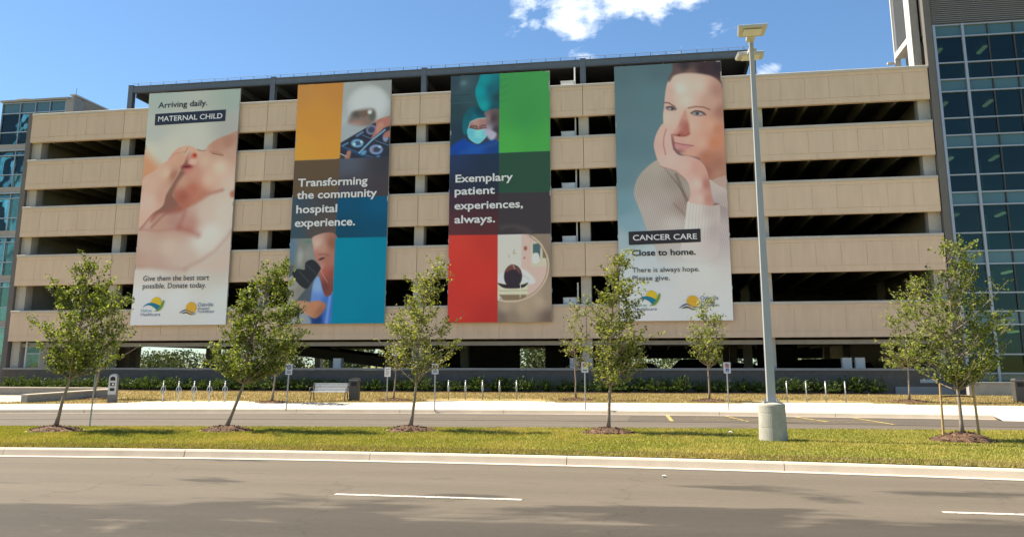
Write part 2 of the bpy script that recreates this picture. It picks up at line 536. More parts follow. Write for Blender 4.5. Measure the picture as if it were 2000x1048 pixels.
# painted lane dashes on the road, each its own mark
for (x0, x1), lab in (((-4.91, -2.06), 'white painted lane dash near the middle of the road'), ((3.58, 6.6), 'white painted lane dash on the road at the right edge')):
    y0, y1 = 12.83 - .02 * (x0 + 4.9), 12.83 - .02 * (x1 + 4.9)
    o = MB().raw([(x0, y0 - .06, .005), (x1, y1 - .06, .005), (x1, y1 + .06, .005), (x0, y0 + .06, .005)], [(0, 1, 2, 3)]).build('lane_dash', M['white_paint'])
    tag(o, lab, 'road marking', 'painted lane dashes')

# lay-by surface with yellow hatching on the far side road
tag(ribbon('layby', lambda x: kerb2(x) - 3.6, lambda x: kerb2(x) - .02, .104, .104, M['asphalt3'], np.arange(-1.2, 16, .8)), kind='structure')
seam = ribbon('road_seam', lambda x: kerb2(x) - 3.72, lambda x: kerb2(x) - 3.60, .108, .108, M['asphalt3'], np.arange(-60, 40, 1.0))
tag(seam, kind='structure')
for k, (xa, ya, xb, yb, wd) in enumerate(((.12, 32.7, .25, 29.4, .13), (4.6, 32.5, 5.2, 29.9, .13), (6.48, 32.3, 7.0, 28.9, .13), (2.2, 32.6, 2.7, 29.6, .08), (3.4, 32.6, 3.9, 29.7, .08), (1.0, 30.2, 6.8, 29.6, .07), (.9, 31.2, 6.6, 30.6, .06))):
    dx, dy = xb - xa, yb - ya
    ln = math.hypot(dx, dy)
    nx, ny = -dy / ln * wd / 2, dx / ln * wd / 2
    z = .112 + .004 * (k > 4)
    o = MB().raw([(xa - nx, ya - ny, z), (xb - nx, yb - ny, z), (xb + nx, yb + ny, z), (xa + nx, ya + ny, z)], [(0, 1, 2, 3)]).build('bay_line', M['yellow'])
    tag(o, ['short yellow bay line at the left end of the hatching', 'yellow bay line just right of the light pole base', 'rightmost yellow bay line slanting across the lay-by',
            'thin yellow hatch stroke, left of two beside the pole base', 'thin yellow hatch stroke hidden nearest the pole base', 'long yellow line along the outer edge of the lay-by',
            'long yellow line along the middle of the lay-by'][k], 'road marking', 'yellow lay-by markings')

# sidewalk: concrete flags
sw = tag(empty('sidewalk'), kind='structure')
xs_cut = [-220] + list(np.arange(-46, 24, 1.75)) + [220]
for a, b in zip(xs_cut[:-1], xs_cut[1:]):
    n = 2 if b - a < 5 else 10
    xs = np.linspace(a + .008, b - .008, n)
    vs, fs = [], []
    for x in xs:
        y0, y1 = float(kerb2(x)) + .508, float(walk_back(x))
        vs += [(x, y0, .10), (x, y0, .252), (x, y1, .385), (x, y1, .10)]
    for i in range(n - 1):
        for j in range(4):
            fs.append((i * 4 + j, (i + 1) * 4 + j, (i + 1) * 4 + (j + 1) % 4, i * 4 + (j + 1) % 4))
    fs += [(0, 1, 2, 3), (4 * n - 1, 4 * n - 2, 4 * n - 3, 4 * n - 4)]
    MB().raw(vs, fs).build('paving_slab', M['walk'], sw)
# lawn rising to the planting bed
tag(ribbon('lawn', lambda x: walk_back(x) - .02, cst(44.2), .37, .53, M['dry'], XS, 4), kind='structure')
tag(ribbon('planting_bed', cst(44.0), cst(46.5), .545, .57, M['mulch'], np.arange(-46, 11.6, .8), 3), kind='structure')
# pale concrete pads that carry the bicycle racks
for k, (x0, x1, y1, s) in enumerate(((-21.9, -16.6, 35.0, .5), (-9.9, -4.9, 38.8, .5), (3.4, 8.9, 38.7, .6))):
    y0a, y0b = float(walk_back(x0)) - .03, float(walk_back(x1)) - .03
    pts = [(x0 - .3, y0a), (x1 + s, y0b), (x1, y1 + .1), (x0 + s, y1)]
    o = MB().raw([(p[0], p[1], z) for z in (.2, .392, ) for p in pts], [(4, 5, 6, 7), (0, 1, 5, 4), (1, 2, 6, 5), (2, 3, 7, 6), (3, 0, 4, 7)]).build('bike_pad', M['walk_new'])
    o.data.update()
    tag(o, kind='structure')
tag(ribbon('driveway_apron', lambda x: kerb2(x) - .55, lambda x: kerb2(x) + .62, .112, .270, M['walk_new'], np.arange(11.0, 30, .9)), kind='structure')


def scatter_blades(name, f0, f1, z0, z1, x0, x1, n, hmin, hmax, m, seed, skip=None):
    r = np.random.default_rng(seed)
    x = r.uniform(x0, x1, n); t = r.uniform(0, 1, n)
    y = f0(x) * (1 - t) + f1(x) * t
    z = z0 * (1 - t) + z1 * t
    if skip:
        keep = np.ones(n, bool)
        for cx_, cy2, rr in skip:
            keep &= (x - cx_) ** 2 + (y - cy2) ** 2 > rr * rr
        x, y, z = x[keep], y[keep], z[keep]
        n = len(x)
    h = r.uniform(hmin, hmax, n) * (.7 + .6 * r.random(n))
    a = r.uniform(0, 2 * math.pi, n)
    w = r.uniform(.006, .014, n)
    lean = r.normal(0, .35, (n, 2)) * h[:, None]
    V = np.zeros((n, 3, 3))
    V[:, 0] = np.stack([x - np.cos(a) * w, y - np.sin(a) * w, z - .01], 1)
    V[:, 1] = np.stack([x + np.cos(a) * w, y + np.sin(a) * w, z - .01], 1)
    V[:, 2] = np.stack([x + lean[:, 0] + .012, y + lean[:, 1], z + h], 1)
    return link(name, arr_mesh(name, V.reshape(-1, 3), np.arange(3 * n).reshape(-1, 3), m))


TREES = {'T1': (-16.06, 21.21), 'T2': (-11.56, 21.99), 'T3': (-6.71, 22.83), 'T4': (-1.45, 23.0), 'T5': (6.81, 22.04)}
skip_m = [(x, y, .75) for x, y in TREES.values()]
tag(scatter_blades('grass', lambda x: gut(x) + .54, lambda x: med_far(x) + .05, .165, .20, -26, 16, 380000, .022, .045, M['blade'], 5, skip_m), 'mown green and straw coloured turf of the median strip', 'grass', kind='stuff')
tag(scatter_blades('straw_edge', lambda x: gut(x) + .53, lambda x: gut(x) + 1.25, .165, .17, -26, 16, 30000, .03, .06, M['blade_dry'], 8), 'straw coloured dry grass edge along the near kerb', 'grass', kind='stuff')
tag(scatter_blades('dry_grass', lambda x: walk_back(x) + .02, cst(44.05), .385, .53, -34, 18, 110000, .03, .06, M['blade_dry'], 6,
                   [(-19.2, 34.2, 1.2), (-18.2, 34.4, 1.0), (-20.4, 34.0, 1.2), (-8.6, 37.2, 1.6), (-6.4, 37.4, 1.5), (5, 37.9, 1.4), (7, 37.8, 1.4)]), 'sun-scorched straw coloured lawn in front of the shrubs', 'grass', kind='stuff')

# ---------------------------------------------------------------- parking garage
GY, GB = 46.4, 80.0                                   # front plane and rear plane
GX = [-38.9, -32.45, -22.95, -13.45, -3.95, 5.55, 14.4]
LEV = [(17.54, 15.68), (14.54, 12.66), (11.55, 9.67), (8.54, 6.66), (5.15, 3.32)]   # spandrel top, bottom
garage = thing('parking_garage', 'long beige precast concrete parking garage with open decks, behind the banners', 'parking garage', (-12.2, GY, .5))
panel_mesh = {}


def spandrel_mesh(w, h):
    key = (round(w, 3), round(h, 3))
    if key in panel_mesh:
        return panel_mesh[key]
    b = MB()
    hp = h - .14
    b.box(.012, w - .012, .018, .26, 0, hp)
    n = max(3, round(w / 1.22))
    zs = [0, .32, hp - .20, hp]
    gap = .0085
    for r_ in range(3):
        k = n if r_ == 1 else max(2, n // 2)
        for i in range(k):
            b.box(.015 + (w - .03) * i / k + gap * (i > 0), .015 + (w - .03) * (i + 1) / k - gap * (i < k - 1), 0, .024, zs[r_] + gap * (r_ > 0), zs[r_ + 1] - gap * (r_ < 2))
    me = b.mesh('spandrel_panel', M['precast'])
    cp = MB().prism([(-.045, -.02), (-.045, .12), (-.03, .14), (.30, .14), (.30, 0), (.03, 0), (.03, -.02)], 'x', .008, w - .008).mesh('coping', M['coping'])
    panel_mesh[key] = (me, cp)
    return panel_mesh[key]


gl = Vector(garage.location)
for zt, zb in LEV:
    for a, b in zip(GX[:-1], GX[1:]):
        me, cp = spandrel_mesh(b - a, zt - zb)
        o = link('spandrel_panel', me, garage, Vector((a, GY, zb)) - gl)
        link('coping', cp, o, Vector((0, 0, zt - zb - .14)))
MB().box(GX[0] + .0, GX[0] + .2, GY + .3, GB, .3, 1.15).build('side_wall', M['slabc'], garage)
colmesh = MB().box(-.275, .275, 0, .6, 0, 17.0).mesh('column', M['column'])
for x in GX[1:-1]:
    for y in (GY + .32, GY + 12.2, GY + 24.2, GB - 1.2):
        link('column', colmesh, garage, Vector((x, y, .3 if y > GY + 1 else .35)) - gl)
for x in (GX[0] + .34, GX[-1] - .30):
    link('column', colmesh, garage, Vector((x, GY + .32, .35)) - gl)
    for y in (GY + 12.2, GY + 24.2, GB - 1.2):
        link('column', colmesh, garage, Vector((x, y, .35)) - gl)
# decks: floor slab, and the stems of the double tees under each
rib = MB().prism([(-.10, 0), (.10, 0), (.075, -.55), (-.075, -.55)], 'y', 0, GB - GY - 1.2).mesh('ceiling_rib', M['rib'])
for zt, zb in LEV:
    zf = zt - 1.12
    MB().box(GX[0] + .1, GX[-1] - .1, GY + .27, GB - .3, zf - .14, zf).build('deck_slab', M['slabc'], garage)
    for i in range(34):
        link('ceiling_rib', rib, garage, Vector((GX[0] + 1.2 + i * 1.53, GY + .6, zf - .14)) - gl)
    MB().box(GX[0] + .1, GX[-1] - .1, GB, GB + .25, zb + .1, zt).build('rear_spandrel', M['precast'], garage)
    MB().box(GX[0] + .1, GX[-1] - .1, GY + 17.0, GY + 17.25, zf, zf + 2.84 if zt < 17 else zf + .9).build('ramp_light_block', M['slabc'], garage)  # raised to full height on covered decks to block light from the rear
for x0, x1 in ((GX[0] - .02, GX[0] + .09), (GX[-1] - .09, GX[-1] + .02)):
    MB().box(x0, x1, GY + .29, GB, 3.3 if x0 < 0 else .3, 16.9).build('end_light_block', M['column'], garage)  # solid ends, added to keep side light out and darken the decks
MB().box(GX[0] - .38, GX[0] - .03, GY + .1, GY + .6, .3, 17.62).build('corner_fin', M['dark_fin'], garage)
# ground storey
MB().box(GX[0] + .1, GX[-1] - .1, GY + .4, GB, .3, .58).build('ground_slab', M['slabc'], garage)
for a, b in zip(GX[:-1], GX[1:]):
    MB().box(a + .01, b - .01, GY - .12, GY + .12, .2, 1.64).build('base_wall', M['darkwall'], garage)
    MB().box(a + .004, b - .004, GY - .17, GY + .17, 1.645, 1.76).build('wall_cap', M['wallcap'], garage)
    MB().box(a + .02, b - .02, GY + .5, GY + .8, 2.98, 3.20).build('ledge_beam', M['wallcap'], garage)
MB().box(11.4, GX[-1] - .02, GY - .20, GY - .125, .4, .86).build('plinth', M['wallcap'], garage)
MB().box(12.6, 13.4, GY - .15, GY - .124, 1.05, 1.22).build('vent_grille', M['alu_light'], garage)
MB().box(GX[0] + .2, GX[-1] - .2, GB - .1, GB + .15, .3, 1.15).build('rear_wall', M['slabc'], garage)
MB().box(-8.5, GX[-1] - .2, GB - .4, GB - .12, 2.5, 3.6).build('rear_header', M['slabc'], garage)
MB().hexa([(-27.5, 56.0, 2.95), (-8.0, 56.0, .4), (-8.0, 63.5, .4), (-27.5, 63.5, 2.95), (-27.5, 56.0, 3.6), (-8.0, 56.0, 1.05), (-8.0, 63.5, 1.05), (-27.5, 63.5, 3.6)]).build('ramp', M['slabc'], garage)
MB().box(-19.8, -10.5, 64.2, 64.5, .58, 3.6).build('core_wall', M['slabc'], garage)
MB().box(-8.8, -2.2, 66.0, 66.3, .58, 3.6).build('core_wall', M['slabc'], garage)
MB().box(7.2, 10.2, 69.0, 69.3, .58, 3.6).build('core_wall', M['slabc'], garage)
# drain pipes
for x, z0, z1 in ((-37.9, .6, 3.3), ):
    MB().tube([(x, GY + .42, z0), (x, GY + .42, z1)], .06).build('drain_pipe', M['box_white'], garage)
for (zt, zb) in LEV:
    MB().tube([(-4.42, GY + .5, zt - 1.1), (-4.42, GY + .5, zt + 1.2)], .045).build('conduit', M['box_white'], garage)

# steel canopy along the roof edge
can = empty('roof_canopy', Vector((-13.7, 47.4, 16.4)) - gl, parent=garage)
PX = [-32.9, -23.22, -13.55, -4.0, 5.58]
for x in PX:
    b = MB()
    b.box(x - .16, x + .16, 47.40, 47.43, 16.4, 19.42).box(x - .16, x + .16, 47.71, 47.74, 16.4, 19.42).box(x - .02, x + .02, 47.43, 47.71, 16.4, 19.42)
    b.box(x - .17, x + .17, 47.38, 47.76, 19.42, 19.45)
    b.build('post', M['steel'], can)
for a, b_ in zip(PX[:-1], PX[1:]):
    b = MB()
    b.box(a + .17, b_ - .17, 47.42, 47.45, 18.98, 19.33).box(a + .17, b_ - .17, 47.36, 47.62, 19.33, 19.36).box(a + .17, b_ - .17, 47.36, 47.62, 18.95, 18.98)
    b.build('edge_beam', M['steel'], can)
    n = 11
    for i in range(n):
        x = a + (b_ - a) * (i + .5) / n
        MB().tube([(x, 47.5, 19.36), (x, 47.5, 19.58)], .016, 6).build('stanchion', M['steel'], can)
for z in (19.585, 19.47):
    MB().tube([(PX[0], 47.5, z), (PX[-1], 47.5, z)], .015 if z > 19.5 else .008, 6).build('guard_rail', M['alu_light'], can)
MB().box(PX[0], PX[-1], 47.65, 62.0, 19.10, 19.24).build('decking', M['steel_dark'], can)
for i in range(17):
    x = PX[0] + .2 + (PX[-1] - PX[0] - .4) * i / 16
    MB().box(x - .05, x + .05, 47.8, 61.9, 18.72, 19.09).build('purlin', M['steel'], can)
for x in PX:
    MB().tube([(x, 47.6, 17.6), (x, 50.4, 18.75)], .06, 6).build('brace', M['steel'], can)
for x0, x1 in zip(PX[:-1], PX[1:]):
    MB().tube([(x0 + .3, 50.0, 18.70), ((x0 + x1) / 2, 50.0, 17.9), (x1 - .3, 50.0, 18.70)], .05, 6).build('truss_chord', M['galv'], can)
    MB().box(x0 + .1, x1 - .1, 53.0, 53.2, 17.95, 18.3).build('cross_beam', M['steel'], can)
    MB().box(x0 + .1, x1 - .1, 57.0, 57.2, 18.2, 18.6).build('cross_beam', M['galv'], can)
MB().box(PX[0] + 3.5, PX[-1], 61.8, 62.0, 16.4, 19.1).build('rear_screen', M['steel_dark'], can)

# cars parked on the ground storey
def car(name, label, loc, rz, paint, van=False):
    t = thing(name, label, 'car', loc, rz, 'cars parked inside the garage')
    L, Wd = 4.5, 1.78
    if van:
        side = [(-2.25, .35), (2.25, .35), (2.3, .75), (1.75, .98), (1.0, 1.1), (-2.1, 1.12), (-2.28, .8)]
        cab = [(1.2, 1.05), (.55, 1.68), (-1.9, 1.72), (-2.2, 1.05)]
    else:
        side = [(-2.25, .32), (2.2, .32), (2.28, .62), (1.9, .82), (.9, .94), (-1.6, .98), (-2.22, .9), (-2.3, .6)]
        cab = [(1.05, .92), (.25, 1.42), (-.95, 1.46), (-1.85, .95)]
    b = MB().prism([(p[0], p[1]) for p in side], 'y', -Wd / 2, Wd / 2)
    b.build('body', paint, t, (0, 0, 0), bevel=.06)
    n = len(cab)
    w0, w1 = Wd / 2 - .04, Wd / 2 - .22
    ws = [w0, w1, w1, w0]
    vs = [(p[0], -ws[i], p[1]) for i, p in enumerate(cab)] + [(p[0], ws[i], p[1]) for i, p in enumerate(cab)]
    MB().raw(vs, [tuple(range(n))[::-1], tuple(range(n, 2 * n))] + [(i, (i + 1) % n, n + (i + 1) % n, n + i) for i in range(n)]).build('cabin_glass', M['car_glass'], t, (0, 0, 0), bevel=.03)
    MB().raw([(cab[1][0] - .02, -w1 - .02, cab[1][1] - .02), (cab[2][0] + .02, -w1 - .02, cab[2][1] - .02), (cab[2][0] + .02, w1 + .02, cab[2][1] - .02), (cab[1][0] - .02, w1 + .02, cab[1][1] - .02),
              (cab[1][0] - .1, -w1 + .05, cab[1][1] + .035), (cab[2][0] + .1, -w1 + .05, cab[2][1] + .035), (cab[2][0] + .1, w1 - .05, cab[2][1] + .035), (cab[1][0] - .1, w1 - .05, cab[1][1] + .035)],
             [(0, 3, 2, 1), (4, 5, 6, 7), (0, 1, 5, 4), (1, 2, 6, 5), (2, 3, 7, 6), (3, 0, 4, 7)]).build('roof', paint, t, (0, 0, 0))
    for sx in (-1.38, 1.38):
        for sy in (-1, 1):
            w = MB()
            w.tube([(sx, sy * (Wd / 2 - .2), .33), (sx, sy * (Wd / 2 + .01), .33)], .33, 16)
            tw = w.build('wheel', M['tyre'], t, (0, 0, 0))
            MB().tube([(sx, sy * (Wd / 2 + .005), .33), (sx, sy * (Wd / 2 + .025), .33)], .2, 12).build('rim', M['alu'], tw, (0, 0, 0))
    for sy in (-1, 1):
        MB().box(2.15, 2.27, sy * .68 - .17, sy * .68 + .17, .62, .76).build('headlight', M['box_white'], t, (0, 0, 0))
        MB().box(-2.29, -2.2, sy * .7 - .14, sy * .7 + .14, .70, .84).build('tail_light', M['signred'], t, (0, 0, 0))
    return t


CP = M['car_paint']
for k, (x, y, rz, p, van, lab) in enumerate(((-.9, 61, 0, 0, 0, 'black sedan inside the garage, right of the fourth street tree'), (1.7, 60.5, math.pi, 0, 1, 'black minivan inside the garage, left of the small bright tree'),
                                              (5.9, 61.5, 0, 1, 0, 'charcoal sedan inside the garage behind the light pole'), (9.6, 60, math.pi, 0, 1, 'black minivan inside the garage, right of the light pole'),
                                              (13.0, 62, 1.57, 2, 0, 'navy sedan nose-on inside the garage at its right end'))):
    car('parked_car', lab, (x, y, .58), rz, CP[p], van)

# white cabinets standing on the ledges beside the fourth column line, and on the ground floor
cab_names = ['top', 'second', 'third', 'fourth', 'fifth']
for k, (zt, zb) in enumerate(LEV):
    b = MB().box(-.38, .38, -.2, .2, 0, 1.48).box(-.40, .40, -.22, .22, 1.48, 1.51)
    o = b.mesh('wall_cabinet', M['box_white'])
    t = thing('wall_cabinet', 'white metal cabinet by the conduit on the %s open deck of the garage' % cab_names[k], 'cabinet', (-4.85, GY + .62, zt - 1.12), 0, 'white cabinets on the decks')
    link('housing', o, t, (0, 0, 0))
    MB().box(-.33, .33, -.235, -.222, .1, 1.4).build('door', M['box_white'], t, (0, 0, 0))
for k, (x, y, lab) in enumerate(((9.5, 47.9, 'left of two tall white cabinets inside the ground storey at right'), (10.15, 47.9, 'right of two tall white cabinets inside the ground storey at right'), (-18.45, 47.9, 'white cabinet in the ground storey by the ramp, above the bin'), (-4.75, 47.8, 'white cabinet in the ground storey beside the thin tree'))):
    t = thing('floor_cabinet', lab, 'cabinet', (x, y, .58), 0, 'white cabinets on the ground storey')
    MB().box(-.24, .24, -.2, .2, 0, 1.72).build('housing', M['box_white'], t, (0, 0, 0), bevel=.01)
    MB().box(-.20, .20, -.222, -.205, .1, 1.6).build('door', M['box_white'], t, (0, 0, 0))

# ---------------------------------------------------------------- glass tower on the right
tw = thing('glass_tower', 'dark teal curtain wall tower at the right edge of the picture', 'building', (14.7, GY, .5))
tl = Vector(tw.location)
CX = [14.88, 16.30, 17.55, 18.80, 20.1, 21.4, 22.7, 24.0]
rows = []
z = 19.70
for fl in range(7):
    rows += [(z, z - .66, 's'), (z - .66, z - 2.11, 'v'), (z - 2.11, z - 3.03, 'v')]
    z -= 3.03
rows = [(a, max(b, .9), k) for a, b, k in rows if a > 1.2]
pane_me = {}
for a, b, k in rows:
    for i, (x0, x1) in enumerate(zip(CX[:-1], CX[1:])):
        key = (round(x1 - x0, 3), round(a - b, 3), k)
        if key not in pane_me:
            pane_me[key] = MB().box(.03, x1 - x0 - .03, 0, .025, .03, a - b - .03).mesh('pane', M['teal_spandrel'] if k == 's' else M['glass'])
        o = link('spandrel_pane' if k == 's' else 'pane', pane_me[key], tw, Vector((x0, GY + .06, b)) - tl)
        o.rotation_euler = (random.uniform(-.006, .006), 0, random.uniform(-.008, .008))
zs = sorted({round(a, 3) for a, b, k in rows} | {round(rows[-1][1], 3)})
for z in zs:
    MB().box(CX[0], CX[-1], GY - .05, GY + .085, z - .033, z + .033).build('transom', M['alu_light'], tw)
for i, x in enumerate(CX):
    big = i in (0, 1, 4)
    MB().box(x - (.065 if big else .025), x + (.065 if big else .025), GY - (.09 if big else .03), GY + .12, .8, 19.74).build('mullion', M['alu_light'] if big else M['steel_dark'], tw)
MB().box(14.44, 14.79, GY - .06, GY + .4, .3, 24.0).build('edge_panel', M['dark_fin'], tw)
MB().box(14.79, 14.815, GY - .02, GY + .3, .3, 19.7).build('edge_trim', M['alu'], tw)
for fl in range(7):
    z = 19.70 - 3.03 * fl - .62
    if z < 1:
        continue
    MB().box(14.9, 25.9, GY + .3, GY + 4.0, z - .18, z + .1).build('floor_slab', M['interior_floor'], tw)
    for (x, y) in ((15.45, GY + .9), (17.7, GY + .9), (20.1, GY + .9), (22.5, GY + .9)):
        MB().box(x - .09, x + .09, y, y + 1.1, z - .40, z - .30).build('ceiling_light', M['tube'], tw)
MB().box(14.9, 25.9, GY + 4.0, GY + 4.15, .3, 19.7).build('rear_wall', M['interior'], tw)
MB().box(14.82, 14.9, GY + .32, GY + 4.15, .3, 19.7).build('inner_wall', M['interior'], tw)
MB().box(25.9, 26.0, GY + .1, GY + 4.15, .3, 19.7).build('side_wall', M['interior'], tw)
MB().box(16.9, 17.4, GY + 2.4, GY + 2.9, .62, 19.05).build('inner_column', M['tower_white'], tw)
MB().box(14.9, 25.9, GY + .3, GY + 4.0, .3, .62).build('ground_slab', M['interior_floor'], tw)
# louvred plant storey above the glass
MB().box(14.8, 26, GY + .1, GY + 4.15, 19.78, 24.0).build('plant_wall', M['dark_fin'], tw)
slat = MB().prism([(-.02, 0), (.05, .06), (.05, .075), (-.02, .015)], 'x', 14.82, 26).mesh('louvre_slat', M['louvre'])
for i in range(36):
    link('louvre_slat', slat, tw, Vector((0, GY + .03, 19.86 + i * .112)) - tl)
# side return above the garage roof: column, white panel for its sunlit side, louvred screen and soffit beam
MB().box(14.05, 14.43, GY + .9, GY + 1.5, 16.4, 24.0).build('corner_column', M['tower_conc'], tw)
MB().box(14.0, 14.043, GY + .85, GY + 1.75, 16.4, 24.0).build('sunlit_column_side', M['tower_white'], tw)  # the column's sunlit side, its brightness put into a white panel
MB().box(14.1, 14.5, GY + 1.8, GY + 4.2, 19.75, 24.0).build('side_screen', M['louvre'], tw)
sl2 = MB().prism([(14.05, 0), (14.1, .05), (14.1, .07), (14.05, .02)], 'y', GY + 1.85, GY + 4.1).mesh('side_slat', M['louvre'])
for i in range(34):
    link('side_slat', sl2, tw, Vector((0, 0, 19.86 + i * .115)) - tl)
MB().box(13.98, 14.55, GY + 1.75, GY + 4.2, 19.42, 19.74).build('soffit_beam', M['tower_white'], tw)
MB().box(13.99, 14.3, GY + 4.22, GY + 4.36, 16.4, 24.0).build('corner_trim', M['tower_white'], tw)
MB().box(14.55, 14.8, GY + 1.6, GY + 4.15, 16.4, 19.4).build('recess_wall', M['tower_beige'], tw)
t = thing('wall_light', 'small pale flood light on the tower corner above the garage roof', 'light', (13.98, GY + 4.3, 19.15))
MB().box(-.42, -.05, -.12, .12, 0, .12).build('housing', M['lamp'], t, (0, 0, 0), bevel=.015)
MB().tube([(-.06, 0, .06), (.02, 0, .06)], .03, 8).build('bracket', M['lamp'], t, (0, 0, 0))

# ---------------------------------------------------------------- stair tower on the left
st = thing('stair_tower', 'narrow glazed stair tower with grey floor bands at the left edge', 'building', (-42.0, 50.4, .3))
sl_ = Vector(st.location)
LX = [-44.66, -43.25, -42.08, -40.96, -39.78]
FY = 50.4
zt = 19.82
lrows = [(19.75, 19.0, 's')]
bands = []
zb = 19.0
while zb > 2:
    lrows += [(zb, zb - 1.35, 'v'), (zb - 1.35, zb - 2.22, 'v')]
    bands.append((zb - 2.22, zb - 2.66))
    zb -= 3.0
    lrows += [(zb + .34, zb, 'v')]
lp = {}
for a, b, k in lrows:
    if b < .4:
        continue
    for x0, x1 in zip(LX[:-1], LX[1:]):
        key = (round(x1 - x0, 3), round(a - b, 3), k)
        if key not in lp:
            lp[key] = MB().box(.03, x1 - x0 - .03, 0, .025, .025, a - b - .025).mesh('pane', M['teal_spandrel'] if k == 's' else M['glass_left'])
        o = link('spandrel_pane' if k == 's' else 'pane', lp[key], st, Vector((x0, FY + .06, b)) - sl_)
        o.rotation_euler = (random.uniform(-.006, .006), 0, random.uniform(-.01, .01))
    MB().box(LX[0], LX[-1], FY - .03, FY + .085, a - .03, a + .03).build('transom', M['alu'], st)
for a, b in bands:
    if b < .4:
        continue
    MB().box(LX[0] - .05, LX[-1] + .03, FY - .10, FY + .3, b, a).build('floor_band', M['tower_conc'], st)
    MB().box(LX[0] - .06, LX[-1] + .03, FY - .14, FY - .10, b - .03, b + .05).build('band_trim', M['alu_light'], st)
    MB().box(LX[0] + .1, LX[-1] - .1, FY + .3, FY + 2.0, b, b + .2).build('landing', M['interior_floor'], st)
    MB().hexa([(-44.3, FY + 1.9, b + .2), (-40.2, FY + 1.9, b + 2.75), (-40.2, FY + 3.2, b + 2.75), (-44.3, FY + 3.2, b + .2),
               (-44.3, FY + 1.9, b + .5), (-40.2, FY + 1.9, b + 3.05), (-40.2, FY + 3.2, b + 3.05), (-44.3, FY + 3.2, b + .5)]).build('stair_flight', M['tower_white'], st)
for x in LX:
    MB().box(x - .022, x + .022, FY - .04, FY + .12, .3, 19.8).build('mullion', M['alu'], st)
MB().box(-44.3, -43.15, FY + 1.1, FY + 1.3, .3, 18.9).build('inner_wall', M['olive'], st)
MB().box(-42.0, -41.3, FY + 2.2, FY + 2.4, .3, 16.0).build('inner_wall', M['olive'], st)
MB().box(-44.68, -44.655, FY + .13, FY + 8.8, .3, 19.75).build('sun_inlet_pane', M['glass_left'], st)  # unseen side, made glass to let sun onto the olive wall
MB().box(-44.7, -39.2, FY + 8.8, FY + 9, .3, 19.0).build('rear_wall', M['interior'], st)
MB().box(-39.75, -39.14, FY - .06, FY + 1.0, .3, 19.95).build('corner_pier', M['tower_conc'], st)
MB().box(-39.45, -39.12, FY + 1.0, FY + 9, .3, 20.05).build('flank_wall', M['tower_beige'], st)
MB().box(-39.50, -39.08, FY - .05, FY + 9, 20.06, 20.16).build('flank_coping', M['tower_white'], st)
MB().box(-44.8, -39.5, FY - .15, FY + 9, 19.82, 19.95).build('roof', M['wallcap'], st)
MB().box(-44.1, -43.2, FY + .5, FY + 1.6, 19.95, 20.25).build('roof_hatch', M['tower_white'], st)
MB().tube([(-39.3, FY + .3, 20.1), (-39.3, FY + .3, 20.7)], .015, 6).build('antenna', M['steel'], st)

# ---------------------------------------------------------------- distant wood beyond the garage
def leaf_cloud(pts, size, seed, up=.3):
    r = np.random.default_rng(seed)
    n = len(pts)
    a = r.normal(0, 1, (n, 3)); a /= np.linalg.norm(a, axis=1)[:, None]
    nrm = r.normal(0, 1, (n, 3)); nrm[:, 2] += up
    b = np.cross(nrm, a); b /= np.linalg.norm(b, axis=1)[:, None]
    s = size * r.uniform(.6, 1.3, (n, 1))
    V = np.stack([pts - a * s, pts + b * s * .55, pts + a * s, pts - b * s * .55], 1)
    return V.reshape(-1, 3), np.arange(4 * n).reshape(-1, 4)


r_ = np.random.default_rng(3)
pl = []
for i in range(170):
    x = r_.uniform(-230, 70); y = r_.uniform(185, 215); h = r_.uniform(3.0, 5.4) + (3.6 if x > -75 else .9); w = r_.uniform(3, 6)
    m_ = 260
    d_ = r_.normal(0, 1, (m_, 3)); d_ /= np.linalg.norm(d_, axis=1)[:, None]
    q_ = d_ * r_.uniform(.6, 1, (m_, 1)) * np.array([w, 3, h * .5]) + np.array([x, y, h * .5])
    pl.append(q_)
V, F = leaf_cloud(np.concatenate(pl), .42, 9)
tag(link('distant_wood', arr_mesh('distant_wood', V, F, M['far_leaf'])), 'low green wood on the horizon seen through the ground storey', 'wood', kind='stuff')

# ---------------------------------------------------------------- trees
def bez(p0, p1, p2, n):
    t = np.linspace(0, 1, n)[:, None]
    return (1 - t) ** 2 * p0 + 2 * t * (1 - t) * p1 + t * t * p2


